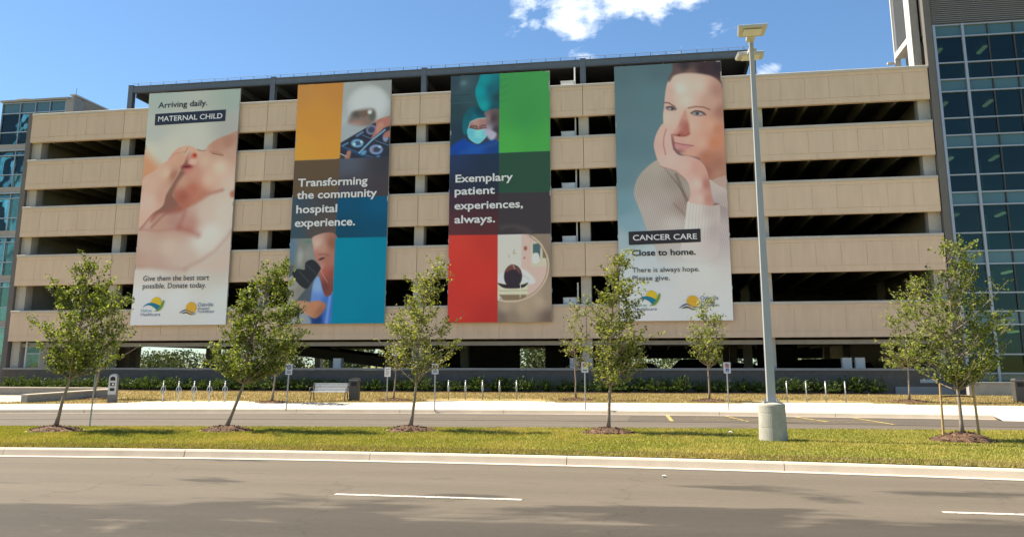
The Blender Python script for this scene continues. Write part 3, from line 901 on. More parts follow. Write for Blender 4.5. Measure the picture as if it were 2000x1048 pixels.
def make_tree(name, label, base, z0, px, prof, seed, n_branch, n_leaf, lsize, lm, trunk_r, fork, group, lean=(0, 0), depth=1.0):
    """prof: (height, left, right) of the crown in units of px metres, measured from the trunk's foot"""
    r = np.random.default_rng(seed)
    t = thing(name, label, 'tree', (base[0], base[1], z0), 0, group)
    H = np.array([p[0] for p in prof], float) * px
    Lf = np.array([p[1] for p in prof], float) * px
    Rt = np.array([p[2] for p in prof], float) * px
    zb, ztop = H[0], H[-1]
    cx_ = lambda z: np.interp(z, H, (Lf + Rt) / 2)
    hw = lambda z: np.interp(z, H, (Rt - Lf) / 2)
    fz = fork * px
    b = MB()
    # trunk follows the crown's middle line
    tz = np.linspace(0, ztop * .93, 12)
    c0 = cx_(zb + (ztop - zb) * .35)
    tx = np.where(tz < fz, tz / fz * c0 * .55, c0 * .55 + (cx_(tz) - c0 * .55) * np.clip((tz - fz) / (ztop - fz + 1e-6), 0, 1) ** .9)
    tx = tx + r.normal(0, .008, 12)
    ty = np.cumsum(r.normal(0, .012, 12)); ty -= ty[0]
    trunk = np.stack([tx, ty, tz], 1)
    rad = [max(.006, trunk_r * (1.35 if i == 0 else 1.0) * (1 - .93 * (z / (ztop * .93)) ** .8)) for i, z in enumerate(tz)]
    b.tube([tuple(p) for p in trunk], rad, 8)
    pts, leafpts = [], []
    zz_ = np.linspace(0, 1, 200); ww_ = hw(zb + (ztop - zb) * zz_) + .12
    cdf = np.cumsum(ww_); cdf /= cdf[-1]
    n_branch = int(n_branch * 1.35)
    uq = np.interp((np.arange(n_branch) + r.random(n_branch)) / n_branch, cdf, zz_)
    for i in range(n_branch):
        u = uq[i]
        zt = zb + (ztop - zb) * (.05 + .93 * u)
        w = hw(zt)
        ang = r.uniform(0, 2 * math.pi)
        rho = r.uniform(.7, 1.12) if r.random() < .75 else r.uniform(.2, .7)
        if r.random() < .35:
            ang = r.choice([0, math.pi]) + r.normal(0, .35)
        tip = np.array([cx_(zt) + w * rho * math.cos(ang), w * depth * rho * math.sin(ang), zt])
        if r.random() < .14:
            tip = tip + np.array([tip[0] - cx_(zt), tip[1], .25]) * r.uniform(.15, .35)
        zs_ = max(fz * .92, min(zt - (.35 + .5 * r.random()) * (abs(w) + .35), ztop * .85))
        s = np.array([np.interp(zs_, tz, tx), np.interp(zs_, tz, ty), zs_])
        mid = s + (tip - s) * .5 + np.array([0, 0, -.12 * np.linalg.norm(tip[:2] - s[:2])]) + r.normal(0, .05, 3)
        br = bez(s, mid, tip, 7)
        r0 = trunk_r * .38 * (1 - .6 * u)
        b.tube([tuple(p) for p in br], [max(.004, r0 * (1 - .85 * k / 6)) for k in range(7)], 5)
        pts.append((br, .45))
        for k in range(r.integers(4, 8)):
            f = r.uniform(.35, .97)
            o_ = br[min(6, int(f * 6))]
            dv = r.normal(0, 1, 3); dv[2] = abs(dv[2]) * .7 + .15; dv[0] += .35
            dv /= np.linalg.norm(dv)
            e_ = o_ + dv * r.uniform(.18, .42) * (.5 + (ztop - zb) / 5)
            tw_ = np.linspace(0, 1, 4)[:, None] * (e_ - o_) + o_
            b.tube([tuple(p) for p in tw_], [.005, .004, .003, .002], 4)
            pts.append((tw_, .15))
    ls = []
    for P, f0 in pts:
        k = max(3, int(n_leaf * 1.55 / len(pts) * r.uniform(.5, 1.5)))
        f = f0 + (1 - f0) * r.random(k) ** .8
        idx = f * (len(P) - 1)
        i0 = np.clip(idx.astype(int), 0, len(P) - 2)
        q = P[i0] + (P[i0 + 1] - P[i0]) * (idx - i0)[:, None]
        ls.append(q + r.normal(0, lsize * 1.05, (k, 3)))
    L = np.concatenate(ls)
    b.build('trunk', M['bark'], t, (0, 0, 0), smooth=True)
    n = len(L)
    a = r.normal(0, 1, (n, 3)); a[:, 0] += .5; a[:, 2] -= .25
    a /= np.linalg.norm(a, axis=1)[:, None]
    nm = r.normal(0, .8, (n, 3)); nm[:, 2] += .7
    c = np.cross(nm, a); c /= np.linalg.norm(c, axis=1)[:, None]
    up = np.cross(a, c)
    s = (lsize * r.uniform(.6, 1.25, n))[:, None]
    V = np.stack([L - a * s, L - c * s * .62 + up * s * .22, L + a * s, L + c * s * .62 + up * s * .22], 1).reshape(-1, 3)
    i4 = np.arange(n) * 4
    F = np.concatenate([np.stack([i4, i4 + 1, i4 + 2], 1), np.stack([i4, i4 + 2, i4 + 3], 1)])
    link('crown', arr_mesh('crown', V, F, lm), t, (0, 0, 0))
    return t


GM = 'young street trees on the median'
GL = 'young trees on the lawn'
make_tree('street_tree', 'leafy young tree on the median, leftmost of the five there', TREES['T1'], .2, .01388,
          [(108, -15, 75), (140, -35, 110), (185, -62, 140), (220, -60, 140), (270, -40, 120), (305, -28, 108), (328, 40, 108), (340, 85, 102)], 21, 46, 5200, .043, M['leaf'][0], .055, 105, GM)
make_tree('street_tree', 'dense young tree on the median in front of the baby banner corner', TREES['T2'], .2, .01388,
          [(95, -25, 90), (140, -50, 135), (195, -18, 157), (235, 5, 150), (275, 35, 128), (305, 45, 115), (330, 85, 112), (342, 98, 110)], 22, 54, 6900, .042, M['leaf'][0], .055, 95, GM)
make_tree('street_tree', 'sparse young tree with bare lower limbs in front of the red square', TREES['T3'], .2, .01388,
          [(112, -35, 75), (170, -50, 92), (215, -50, 102), (258, -25, 100), (290, 0, 85), (318, 25, 70), (348, 45, 56)], 23, 40, 2500, .042, M['leaf'][1], .052, 95, GM)
make_tree('street_tree', 'young tree on the median left of the cancer care banner', TREES['T4'], .2, .01346,
          [(98, -40, 70), (150, -55, 85), (200, -52, 80), (240, -35, 76), (282, -15, 72), (322, 15, 62), (345, 28, 52), (360, 35, 44)], 24, 44, 3500, .042, M['leaf'][1], .052, 95, GM)
make_tree('street_tree', 'large staked young tree on the median at the right', TREES['T5'], .2, .01208,
          [(110, -75, 70), (165, -100, 105), (215, -105, 112), (265, -92, 95), (310, -75, 70), (355, -40, 42), (385, -15, 22), (402, -5, 8)], 25, 50, 4200, .041, M['leaf'][0], .052, 100, GM)
make_tree('lawn_tree', 'small tree on the lawn beside the pay machine, mostly behind the leftmost tree', (-25.2, 35.6), .42, .0232,
          [(60, -25, 45), (110, -30, 60), (170, -15, 60), (215, 5, 45)], 31, 26, 1500, .055, M['leaf'][0], .05, 55, GL)
make_tree('lawn_tree', 'pale trunked lawn tree left of the bench, crown behind the dense median tree', (-16.12, 34.45), .40, .0228,
          [(55, -30, 40), (100, -40, 55), (150, -30, 55), (190, -10, 40)], 32, 26, 1500, .055, M['leaf'][0], .05, 50, GL)
make_tree('lawn_tree', 'thin sparse lawn tree between the bin and the sparse median tree', (-11.6, 36.89), .43, .0230,
          [(58, -15, 22), (90, -24, 32), (130, -16, 36), (160, -5, 28), (178, 5, 14)], 33, 18, 520, .055, M['leaf'][1], .038, 55, GL)
make_tree('lawn_tree', 'very thin lawn tree just left of the no-parking sign by the fourth tree', (-3.76, 38.24), .44, .0230,
          [(58, -16, 16), (110, -32, 26), (140, -20, 25), (170, -12, 16), (195, -6, 6)], 34, 18, 430, .055, M['leaf'][1], .038, 60, GL)
make_tree('lawn_tree', 'small bright green lawn tree in front of the cancer care banner corner', (1.93, 38.1), .44, .0226,
          [(68, -20, 14), (102, -38, 34), (132, -42, 38), (162, -28, 30), (182, -16, 16), (198, -4, 4)], 35, 30, 1150, .058, M['leaf'][2], .042, 62, GL)
make_tree('lawn_tree', 'lawn tree with drooping left branches behind the staked tree', (9.99, 38.44), .44, .0215,
          [(60, -55, 30), (95, -54, 40), (135, -40, 55), (185, -25, 65), (225, -5, 55), (250, 10, 30)], 36, 32, 1500, .055, M['leaf'][2], .042, 68, GL)

# mulch rings under the trees
def mulch(name, label, x, y, z, rad, h, seed):
    r = np.random.default_rng(seed)
    n, m = 28, 7
    V = [(0, 0, h)]
    for i in range(1, m + 1):
        f = i / m
        for j in range(n):
            a = 2 * math.pi * j / n
            rr = rad * f * (1 + .1 * math.sin(3 * a + seed) + .07 * r.normal() * f)
            V.append((rr * math.cos(a), rr * math.sin(a) * .9, max(-.02, h * (1 - f ** 1.6) + r.normal(0, .012) - (.03 if i == m else 0))))
    F = [(0, 1 + j, 1 + (j + 1) % n) for j in range(n)]
    for i in range(m - 1):
        for j in range(n):
            F.append((1 + i * n + j, 1 + (i + 1) * n + j, 1 + (i + 1) * n + (j + 1) % n, 1 + i * n + (j + 1) % n))
    o = MB().raw(V, F).build(name, M['mulch'], None, (x, y, z))
    # loose chips
    k = 260
    a = r.uniform(0, 2 * math.pi, k); f = np.sqrt(r.random(k)) * 1.08
    p = np.stack([x + rad * f * np.cos(a), y + .9 * rad * f * np.sin(a), z + .02 + h * np.clip(1 - f ** 1.6, 0, 1)], 1)
    V2, F2 = leaf_cloud(p, .028, seed, 2.0)
    V2 -= np.array([x, y, z])
    c = link('wood_chips', arr_mesh('wood_chips', V2, F2, M['mulch']), o, (0, 0, 0))
    c['kind'] = 'stuff'
    return tag(o, label, 'mulch ring', 'mulch rings under the trees')


for k, (key, lab) in enumerate((('T1', 'brown mulch ring at the foot of the leftmost median tree'), ('T2', 'brown mulch ring under the dense second median tree'), ('T3', 'brown mulch ring under the sparse middle median tree'),
                                ('T4', 'brown mulch ring under the fourth median tree'), ('T5', 'brown mulch mound under the staked tree'))):
    mulch('mulch_ring', lab, TREES[key][0], TREES[key][1], .19, .72, .13 if key != 'T5' else .2, 50 + k)
for k, (x, y, z, lab) in enumerate(((-25.2, 35.6, .42, 'mulch ring under the lawn tree by the pay machine'), (-16.12, 34.45, .38, 'mulch ring under the pale trunked lawn tree left of the bench'), (-11.6, 36.89, .41, 'mulch ring under the thin lawn tree right of the bin'), (-3.76, 38.24, .43, 'mulch ring under the very thin lawn tree'),
                                    (1.93, 38.1, .43, 'mulch ring under the small bright green lawn tree'), (9.99, 38.44, .44, 'mulch ring under the lawn tree behind the staked tree'))):
    mulch('mulch_ring', lab, x, y, z, .75, .07, 70 + k)

# wooden stakes either side of the right tree
for sx, lab in ((-.42, 'left wooden stake of the staked tree'), (.36, 'right wooden stake of the staked tree')):
    t = thing('tree_stake', lab, 'stake', (6.81 + sx, 22.0, .2), 0, 'wooden tree stakes')
    MB().tube([(0, 0, -.05), (.03 * (1 if sx < 0 else -1.2), 0, 1.28)], [.03, .027], 6).build('post', M['wood'], t, (0, 0, 0))
    MB().tube([(0, 0, .98), (-sx * .98, .0, 1.0)], .014, 6).build('strap', M['black'], t, (0, 0, 0))

# ---------------------------------------------------------------- shrubs along the wall
shr = []
for k in range(5):
    r = np.random.default_rng(100 + k)
    ns = 60
    P, D_ = [], []
    for i in range(ns):
        a = r.uniform(0, 2 * math.pi); e = r.uniform(.35, 1.35)
        d_ = np.array([math.cos(a) * math.cos(e), math.sin(a) * math.cos(e), math.sin(e)])
        ln = r.uniform(.34, .66) * (1.0 if e > .8 else .85)
        f = r.uniform(.2, 1, 20)
        p = d_ * (ln * f)[:, None] + np.array([0, 0, .03]) - np.array([0, 0, .25]) * ((f * ln) ** 2)[:, None] * math.cos(e)
        P.append(p + r.normal(0, .02, p.shape)); D_.append(np.tile(d_, (20, 1)))
    P = np.concatenate(P); D_ = np.concatenate(D_)
    n = len(P)
    a = D_ + r.normal(0, .45, (n, 3)); a /= np.linalg.norm(a, axis=1)[:, None]
    c = np.cross(r.normal(0, 1, (n, 3)), a); c /= np.linalg.norm(c, axis=1)[:, None]
    s = r.uniform(.05, .085, (n, 1))
    V = np.stack([P - a * s * .4, P - c * s * .26, P + a * s, P + c * s * .26], 1).reshape(-1, 3)
    st_ = MB()
    for i in range(7):
        q = r.uniform(0, 6.28)
        st_.tube([(0, 0, -.02), (.1 * math.cos(q), .1 * math.sin(q), .22), (.2 * math.cos(q), .2 * math.sin(q), .42)], [.012, .009, .004], 4)
    shr.append((arr_mesh('foliage', V, np.arange(4 * n).reshape(-1, 4), M['yew']), st_.mesh('stems', M['bark'])))
xs = np.arange(-37.4, 10.9, .70)
marks = [(-36.4, 'at the far left by the stair tower'), (-33.0, 'behind the long low wall'), (-29.8, 'behind the leftmost median tree'), (-26.6, 'left of the pay machine'), (-23.6, 'behind the pay machine'), (-20.4, 'behind the left bicycle racks'),
         (-17.2, 'behind the dense second median tree'), (-14.1, 'behind the bench'), (-11.2, 'behind the thin sparse lawn tree'), (-8.2, 'behind the middle bicycle racks'), (-5.0, 'left of the very thin lawn tree'), (-2.0, 'behind the fourth median tree'), (1.6, 'behind the small bright green tree'), (4.6, 'behind the light pole'), (8.2, 'behind the right bicycle racks')]
ORD = ['first', 'second', 'third', 'fourth', 'fifth', 'sixth', 'seventh', 'eighth']
cnt = {}
for i, x in enumerate(xs):
    near = min(marks, key=lambda q: abs(q[0] - x))[1]
    cnt[near] = cnt.get(near, 0) + 1
    t = thing('yew_shrub', 'dark wall shrub, %s from left of those %s' % (ORD[cnt[near] - 1], near), 'shrub',
              (x + random.uniform(-.12, .12), 44.9 + random.uniform(-.2, .2), .55), random.uniform(0, 6.28), 'low shrubs along the garage wall')
    s = random.uniform(1.05, 1.35)
    t.scale = (s * 1.1, s * 1.1, s * random.uniform(.9, 1.1))
    f, st_ = shr[i % 5]
    link('foliage', f, t, (0, 0, 0))
    link('stems', st_, t, (0, 0, 0))

# ---------------------------------------------------------------- light pole
t = thing('light_pole', 'tall tapered grey light pole with two flat lamp heads on the median', 'light pole', (2.5, 21.4, .18))
MB().lathe([(.325, -.1), (.33, .02), (.318, .30), (.315, .305), (.315, .312), (.318, .317), (.308, .62), (.304, .625), (.304, .633), (.307, .64), (.306, .80), (.296, .835), (.285, .845), (.19, .868), (.18, .869)], 44).build('concrete_base', M['polebase'], t, (0, 0, 0))
MB().box(-.19, .19, -.19, .19, .868, .892).build('base_plate', M['galv'], t, (0, 0, 0))
for sx in (-1, 1):
    for sy in (-1, 1):
        MB().tube([(sx * .15, sy * .15, .89), (sx * .15, sy * .15, .95)], .018, 6).build('anchor_bolt', M['galv'], t, (0, 0, 0))
MB().tube([(0, 0, .892), (-.0, 0, 9.9)], [.098, .052], 4, square=True).build('shaft', M['polegrey'], t, (0, 0, 0), bevel=.012)
MB().box(-.07, .07, -.07, .07, 9.9, 9.94).build('cap', M['polegrey'], t, (0, 0, 0))
for sy, z, tilt in ((-1, 9.80, 0), (1, 9.64, 0)):
    h = empty('lamp_head', (0.04 * sy, sy * .12, z), 0, t)
    MB().prism([(0, -.05), (sy * .30, -.02), (sy * .30, .05), (0, .05)] if sy > 0 else [(0, .05), (sy * .30, .05), (sy * .30, -.02), (0, -.05)], 'x', -.10, .10).build('arm', M['lamp'], h, (0, 0, 0), bevel=.01)
    y0, y1 = (sy * .28, sy * .86)
    ya, yb = min(y0, y1), max(y0, y1)
    MB().hexa([(-.30, ya, -.015), (.30, ya, -.015), (.34, yb, .03), (-.34, yb, .03), (-.34, ya, .07), (.34, ya, .07), (.37, yb, .10), (-.37, yb, .10)] if sy > 0 else
              [(-.34, ya, .03), (.34, ya, .03), (.30, yb, -.015), (-.30, yb, -.015), (-.37, ya, .10), (.37, ya, .10), (.34, yb, .07), (-.34, yb, .07)]).build('housing', M['lamp'], h, (0, 0, 0), bevel=.012)
    ym = (ya + yb) / 2
    MB().box(-.16, .16, ym - .16, ym + .16, .08, .125).build('driver_box', M['lamp'], h, (0, 0, 0), bevel=.02)
    MB().box(-.22, .22, ym - .2, ym + .2, -.012, .002).build('lens', M['box_white'], h, (0, 0, 0))

# ---------------------------------------------------------------- bicycle racks
def rack_proto():
    t = thing('bicycle_rack', '', 'bicycle rack')
    MB().tube([(0, 0, -.02), (0, 0, .80)], .027, 10).build('post', M['galv'], t, (0, 0, 0), smooth=True)
    MB().lathe([(.027, .80), (.034, .815), (.034, .84), (.02, .86), (.001, .865)], 12).build('finial', M['galv'], t, (0, 0, 0), smooth=True)
    MB().tube([(.10 * math.cos(a), 0, .50 + .15 * math.sin(a)) for a in np.linspace(0, 2 * math.pi, 25)[:-1]], .018, 8, closed=True).build('ring', M['galv'], t, (0, 0, 0), smooth=True)
    MB().lathe([(.07, 0), (.07, .012), (.03, .014)], 14).build('foot_plate', M['galv'], t, (0, 0, 0))
    return t


rp = rack_proto()
first = True
nth = ['leftmost', 'second from left', 'third from left', 'fourth from left', 'rightmost']
for n, x0, y0, x1, y1, rz, gname in ((5, -20.91, 34.15, -18.33, 34.6, .1, 'left'), (5, -9.36, 37.75, -6.39, 38.26, 1.45, 'middle'), (4, 5.09, 38.0, 7.41, 38.0, 1.45, 'right')):
    for i in range(n):
        f = i / (n - 1)
        o = rp if first else copy_tree(rp)
        first = False
        o.location = (x0 + (x1 - x0) * f, y0 + (y1 - y0) * f, .392)
        o.rotation_euler = (0, 0, rz + random.uniform(-.08, .08))
        o['label'] = 'galvanised ring bicycle rack, %s of the %s group' % (nth[i] if i < n - 1 else 'rightmost', gname)
        o['group'] = 'ring bicycle racks, %s group' % gname

# ---------------------------------------------------------------- bench
t = thing('park_bench', 'silver slatted metal bench with dark iron ends on the lawn edge', 'bench', (-14.15, 35.85, .39), R(6))
for i in range(6):
    z = .40 + i * .062
    MB().box(-.78, .78, .16 + i * .022, .18 + i * .022, z, z + .045).build('back_slat', M['stainless'], t, (0, 0, 0))
for i in range(6):
    MB().box(-.78, .78, -.26 + i * .07, -.21 + i * .07, .385, .405).build('seat_slat', M['stainless'], t, (0, 0, 0))
for sx in (-1, 1):
    x = sx * .74
    e = empty('end_frame', (x, 0, 0), 0, t)
    MB().tube([(0, -.30, 0), (0, -.24, .20), (0, -.22, .375), (0, .14, .375), (0, .30, .80)], .022, 6).build('seat_rail', M['iron'], e, (0, 0, 0))
    MB().tube([(0, .30, 0), (0, .20, .2), (0, .12, .375)], .022, 6).build('leg', M['iron'], e, (0, 0, 0))
    MB().tube([(sx * .04, -.24, .375), (sx * .05, -.28, .52), (sx * .05, -.22, .58), (sx * .05, .05, .58), (sx * .04, .22, .60)], .02, 6).build('armrest', M['iron'], e, (0, 0, 0))
    MB().box(-.05, .05, -.34, -.24, -.005, .015).build('foot', M['galv'], e, (0, 0, 0))

# ---------------------------------------------------------------- litter bins
def bin_(label, loc, rz):
    t = thing('litter_bin', label, 'litter bin', loc, rz, 'grey street litter bins')
    MB().box(-.20, .20, -.20, .20, .05, .86).build('body', M['bin'], t, (0, 0, 0), bevel=.012)
    MB().prism([(-.215, .86), (-.215, .90), (-.16, .955), (.16, .955), (.215, .90), (.215, .86)], 'y', -.215, .215).build('lid', M['bin'], t, (0, 0, 0), bevel=.008)
    MB().box(-.165, .165, -.212, -.201, .08, .58).build('door', M['bin'], t, (0, 0, 0))
    MB().box(-.12, .12, -.214, -.2015, .64, .80).build('opening', M['black'], t, (0, 0, 0))
    MB().box(-.22, .22, -.222, -.216, .87, .89).build('lid_trim', M['galv'], t, (0, 0, 0))
    for sx in (-1, 1):
        for sy in (-1, 1):
            MB().box(sx * .16 - .03, sx * .16 + .03, sy * .16 - .03, sy * .16 + .03, 0, .05).build('foot', M['bin'], t, (0, 0, 0))


bin_('dark grey litter bin beside the silver bench', (-13.15, 36.2, .39), R(8))
bin_('dark grey litter bin at the far right edge by the planter', (14.25, 38.6, .42), 0)

# ---------------------------------------------------------------- pay machine
t = thing('pay_machine', 'grey parking pay machine with arched silver face by the sidewalk at left', 'pay machine', (-22.55, 33.1, .38), R(20))
arch = [(-.17, 0), (.17, 0), (.17, 1.02)] + [(.17 * math.cos(a), 1.02 + .15 * math.sin(a)) for a in np.linspace(0, math.pi, 9)[1:-1]] + [(-.17, 1.02)]
MB().prism([(p[0], p[1]) for p in arch], 'y', -.12, .14).build('body', M['paygrey'], t, (0, 0, 0), bevel=.01)
face = [(-.155, .34), (.155, .34), (.155, 1.01)] + [(.155 * math.cos(a), 1.01 + .135 * math.sin(a)) for a in np.linspace(0, math.pi, 9)[1:-1]] + [(-.155, 1.01)]
fo = MB().prism(face, 'y', -.15, -.121).build('face_plate', M['paysilver'], t, (0, 0, 0))
win = [(-.10, .90), (.10, .90), (.10, .98)] + [(.10 * math.cos(a), .98 + .09 * math.sin(a)) for a in np.linspace(0, math.pi, 7)[1:-1]] + [(-.10, .98)]
MB().prism(win, 'y', -.156, -.151).build('hood_window', M['signblack'], fo, (0, 0, 0))
MB().box(-.09, .09, -.156, -.151, .68, .82).build('screen', M['signblack'], fo, (0, 0, 0))
MB().box(-.02, .06, -.160, -.1565, .72, .79).build('display', M['box_white'], fo, (0, 0, 0))
MB().box(-.09, .09, -.156, -.151, .48, .60).build('ticket_slot', M['signblack'], fo, (0, 0, 0))
MB().box(-.20, .20, -.15, .17, -.02, .02).build('foot_plate', M['paygrey'], t, (0, 0, 0))

# ---------------------------------------------------------------- text
def text_mesh(s, bold=0.0):
    cu = bpy.data.curves.new('lettering', 'FONT')
    cu.body = s
    cu.size = 1.0
    cu.offset = bold
    cu.resolution_u = 3
    o = bpy.data.objects.new('lettering', cu)
    COL.objects.link(o)
    dg = bpy.context.evaluated_depsgraph_get()
    dg.update()
    me = bpy.data.meshes.new_from_object(o.evaluated_get(dg))
    bpy.data.objects.remove(o)
    bpy.data.curves.remove(cu)
    return me


def lettering(s, parent, x0, x1, zb, cap, y, m, bold=0.0, name='lettering'):
    """a line of print on a vertical face: x from x0 to x1, baseline zb, capital height cap"""
    me = text_mesh(s, bold)
    n = len(me.vertices)
    co = np.empty(n * 3, np.float32)
    me.vertices.foreach_get('co', co)
    co = co.reshape(-1, 3)
    mn, mx = co[:, 0].min(), co[:, 0].max()
    k = cap / .729
    out = np.stack([x0 + (co[:, 0] - mn) / (mx - mn) * (x1 - x0), np.full(n, y), zb + co[:, 1] * k], 1).astype(np.float32)
    faces = [tuple(q.vertices) for q in me.polygons]
    bpy.data.meshes.remove(me)
    iv = sorted((min(out[i, 0] for i in q), max(out[i, 0] for i in q), n_) for n_, q in enumerate(faces))
    words, hi = [[]], None
    for a_, b_, n_ in iv:
        if hi is not None and a_ - hi > .30 * cap:
            words.append([])
            hi = b_
        hi = b_ if hi is None else max(hi, b_)
        words[-1].append(n_)
    o = None
    for wd_ in words:
        used = sorted({i for n_ in wd_ for i in faces[n_]})
        ix = {v: j for j, v in enumerate(used)}
        o = MB().raw([tuple(map(float, out[i])) for i in used], [tuple(ix[i] for i in faces[n_]) for n_ in wd_]).build(name, m, parent, (0, 0, 0))
    return o


def ring_disc(cx_, cz, r0, r1, y, n=24):
    vs = [(cx_ + r * math.cos(2 * math.pi * j / n), y, cz + r * math.sin(2 * math.pi * j / n)) for r in (r0, r1) for j in range(n)]
    return MB().raw(vs, [(j, (j + 1) % n, n + (j + 1) % n, n + j) for j in range(n)])


def flat(poly, y):
    return MB().raw([(p[0], y, p[1]) for p in poly], [tuple(range(len(poly)))])


# ---------------------------------------------------------------- street signs
def sign(label, loc, top, kind, pw=.26, ph=.40, rz=0.0, lean=0.0):
    t = thing('street_sign', label, 'street sign', loc, rz, 'small signs on steel posts')
    t.rotation_euler = (0, lean, rz)
    MB().tube([(0, 0, -.05), (0, 0, top - .04)], .024, 6).build('post', M['galv'], t, (0, 0, 0))
    p = MB().box(-pw / 2, pw / 2, -.036, -.028, top - ph, top).build('plate', M['signwhite'], t, (0, 0, 0), bevel=.002)
    y = -.0385
    zc = top - ph * .30
    if kind in ('park', 'access'):
        ring_disc(0, zc, .062, .085, y).build('red_ring', M['signred'], p, (0, 0, 0))
        lettering('P', p, -.03, .035, zc - .045, .09, y + .0005, M['signblack'], .02, 'letter')
        MB().raw([(-.07, y - .001, zc + .05), (-.05, y - .001, zc + .07), (.07, y - .001, zc - .05), (.05, y - .001, zc - .07)], [(0, 1, 2, 3)]).build('red_slash', M['signred'], p, (0, 0, 0))
    if kind == 'access':
        zz = top - ph * .72
        MB().box(-.055, .055, y, y + .002, zz - .06, zz + .06).build('blue_panel', M['signblue'], p, (0, 0, 0))
        ring_disc(-.002, zz - .018, .022, .032, y - .002).build('wheel_symbol', M['signwhite'], p, (0, 0, 0))
        MB().raw([(-.012, y - .003, zz + .045), (0, y - .003, zz + .045), (.002, y - .003, zz + .005), (.03, y - .003, zz - .03), (.018, y - .003, zz - .034), (-.012, y - .003, zz - .004)], [(0, 1, 2, 3, 4, 5)]).build('figure_symbol', M['signwhite'], p, (0, 0, 0))
    elif kind == 'park':
        zz = top - ph * .78
        MB().raw([(-.08, y, zz), (-.04, y, zz + .03), (-.04, y, zz + .012), (.04, y, zz + .012), (.04, y, zz + .03), (.08, y, zz), (.04, y, zz - .03), (.04, y, zz - .012), (-.04, y, zz - .012), (-.04, y, zz - .03)], [tuple(range(10))]).build('arrow', M['signblack'], p, (0, 0, 0))
    elif kind == 'symbol':
        ring_disc(0, zc, .055, .082, y).build('black_ring', M['signblack'], p, (0, 0, 0))
        MB().box(-.012, .012, y, y + .002, zc - .05, zc + .05).build('bar', M['signblack'], p, (0, 0, 0))
        for i in range(2):
            MB().box(-.08, .08, y, y + .002, top - ph * (.70 + .12 * i) - .012, top - ph * (.70 + .12 * i) + .012).build('text_line', M['signblack'], p, (0, 0, 0))
    elif kind == 'lines':
        for i in range(4):
            MB().box(-.085, .085 - .03 * (i % 2), y, y + .002, top - ph * (.2 + .19 * i) - .014, top - ph * (.2 + .19 * i) + .014).build('text_line', M['paygrey'], p, (0, 0, 0))
    return t


sign('white street sign with a black ring symbol, left of the bench', (-14.19, 31.6, .25), 1.70, 'symbol', rz=.17, lean=.03)
sign('white notice sign on a post beside the thin lawn tree', (-11.75, 36.4, .40), 1.42, 'lines', rz=.17)
sign('no-parking street sign directly behind the sparse middle tree', (-8.66, 32.75, .25), 1.72, 'park', rz=.17)
sign('no-parking street sign just left of the fourth median tree', (-2.92, 33.3, .25), 1.78, 'park', rz=.17)
sign('no-parking sign with a blue accessibility panel left of the light pole', (2.37, 33.4, .25), 1.76, 'access', rz=.17)
sign('sign post on the median edge right of the leftmost tree, plate in its leaves', (-15.85, 22.35, .18), 2.15, 'lines', .22, .3, rz=.17, lean=.03)

# ---------------------------------------------------------------- low walls, planter and litter
def low_wall(label, p0, p1, z0, h0, h1, th):
    d = Vector((p1[0] - p0[0], p1[1] - p0[1], 0)).normalized()
    nrm = Vector((-d.y, d.x, 0)) * th / 2
    a0, a1 = Vector((p0[0], p0[1], 0)) - nrm, Vector((p0[0], p0[1], 0)) + nrm
    b0, b1 = Vector((p1[0], p1[1], 0)) - nrm, Vector((p1[0], p1[1], 0)) + nrm
    t = thing('low_wall', label, 'low wall', (p0[0], p0[1], z0), 0, 'low concrete walls by the walkway')
    o = Vector((p0[0], p0[1], 0))
    ps = [a0 - o, b0 - o, b1 - o, a1 - o]
    MB().hexa([(p.x, p.y, -.1) for p in ps] + [(ps[0].x, ps[0].y, h0), (ps[1].x, ps[1].y, h1), (ps[2].x, ps[2].y, h1), (ps[3].x, ps[3].y, h0)]).build('wall', M['tower_conc'], t, (0, 0, 0))
    e = nrm.normalized() * .03
    q = [ps[0] - e, ps[1] - e, ps[2] + e, ps[3] + e]
    MB().hexa([(q[0].x, q[0].y, h0 + .002), (q[1].x, q[1].y, h1 + .002), (q[2].x, q[2].y, h1 + .002), (q[3].x, q[3].y, h0 + .002), (q[0].x, q[0].y, h0 + .06), (q[1].x, q[1].y, h1 + .06), (q[2].x, q[2].y, h1 + .06), (q[3].x, q[3].y, h0 + .06)]).build('cap', M['walk'], t, (0, 0, 0))


low_wall('low concrete wall with a square end beside the leftmost tree', (-26.1, 32.4), (-25.3, 37.2), .36, .30, .42, .32)
low_wall('low concrete wall running off the left edge of the picture', (-36.0, 37.8), (-26.4, 38.6), .42, .40, .36, .4)
MB_ = MB().raw([(-34, 31.4, .41), (-26.6, 32.2, .41), (-26.0, 37.4, .50), (-36, 37.0, .50)], [(0, 1, 2, 3)])
tag(MB_.build('walkway', M['walk']), kind='structure')
t = thing('planter_wall', 'grey concrete planter wall in front of the glass tower', 'planter', (15.6, 44.2, .45))
MB().box(-1.5, 2.6, -.2, .2, -.1, .62).build('wall', M['tower_conc'], t, (0, 0, 0))
MB().box(-1.53, 2.63, -.23, .23, .622, .68).build('cap', M['wallcap'], t, (0, 0, 0))
for i in range(4):
    t = thing('yew_shrub', 'small shrub in the grey planter, %s from left' % ORD[i], 'shrub', (14.6 + i * .9, 44.85, .75), i * 1.3, 'shrubs in the planter')
    t.scale = (.8, .8, .75)
    f, st_ = shr[i % 5]
    link('foliage', f, t, (0, 0, 0)); link('stems', st_, t, (0, 0, 0))


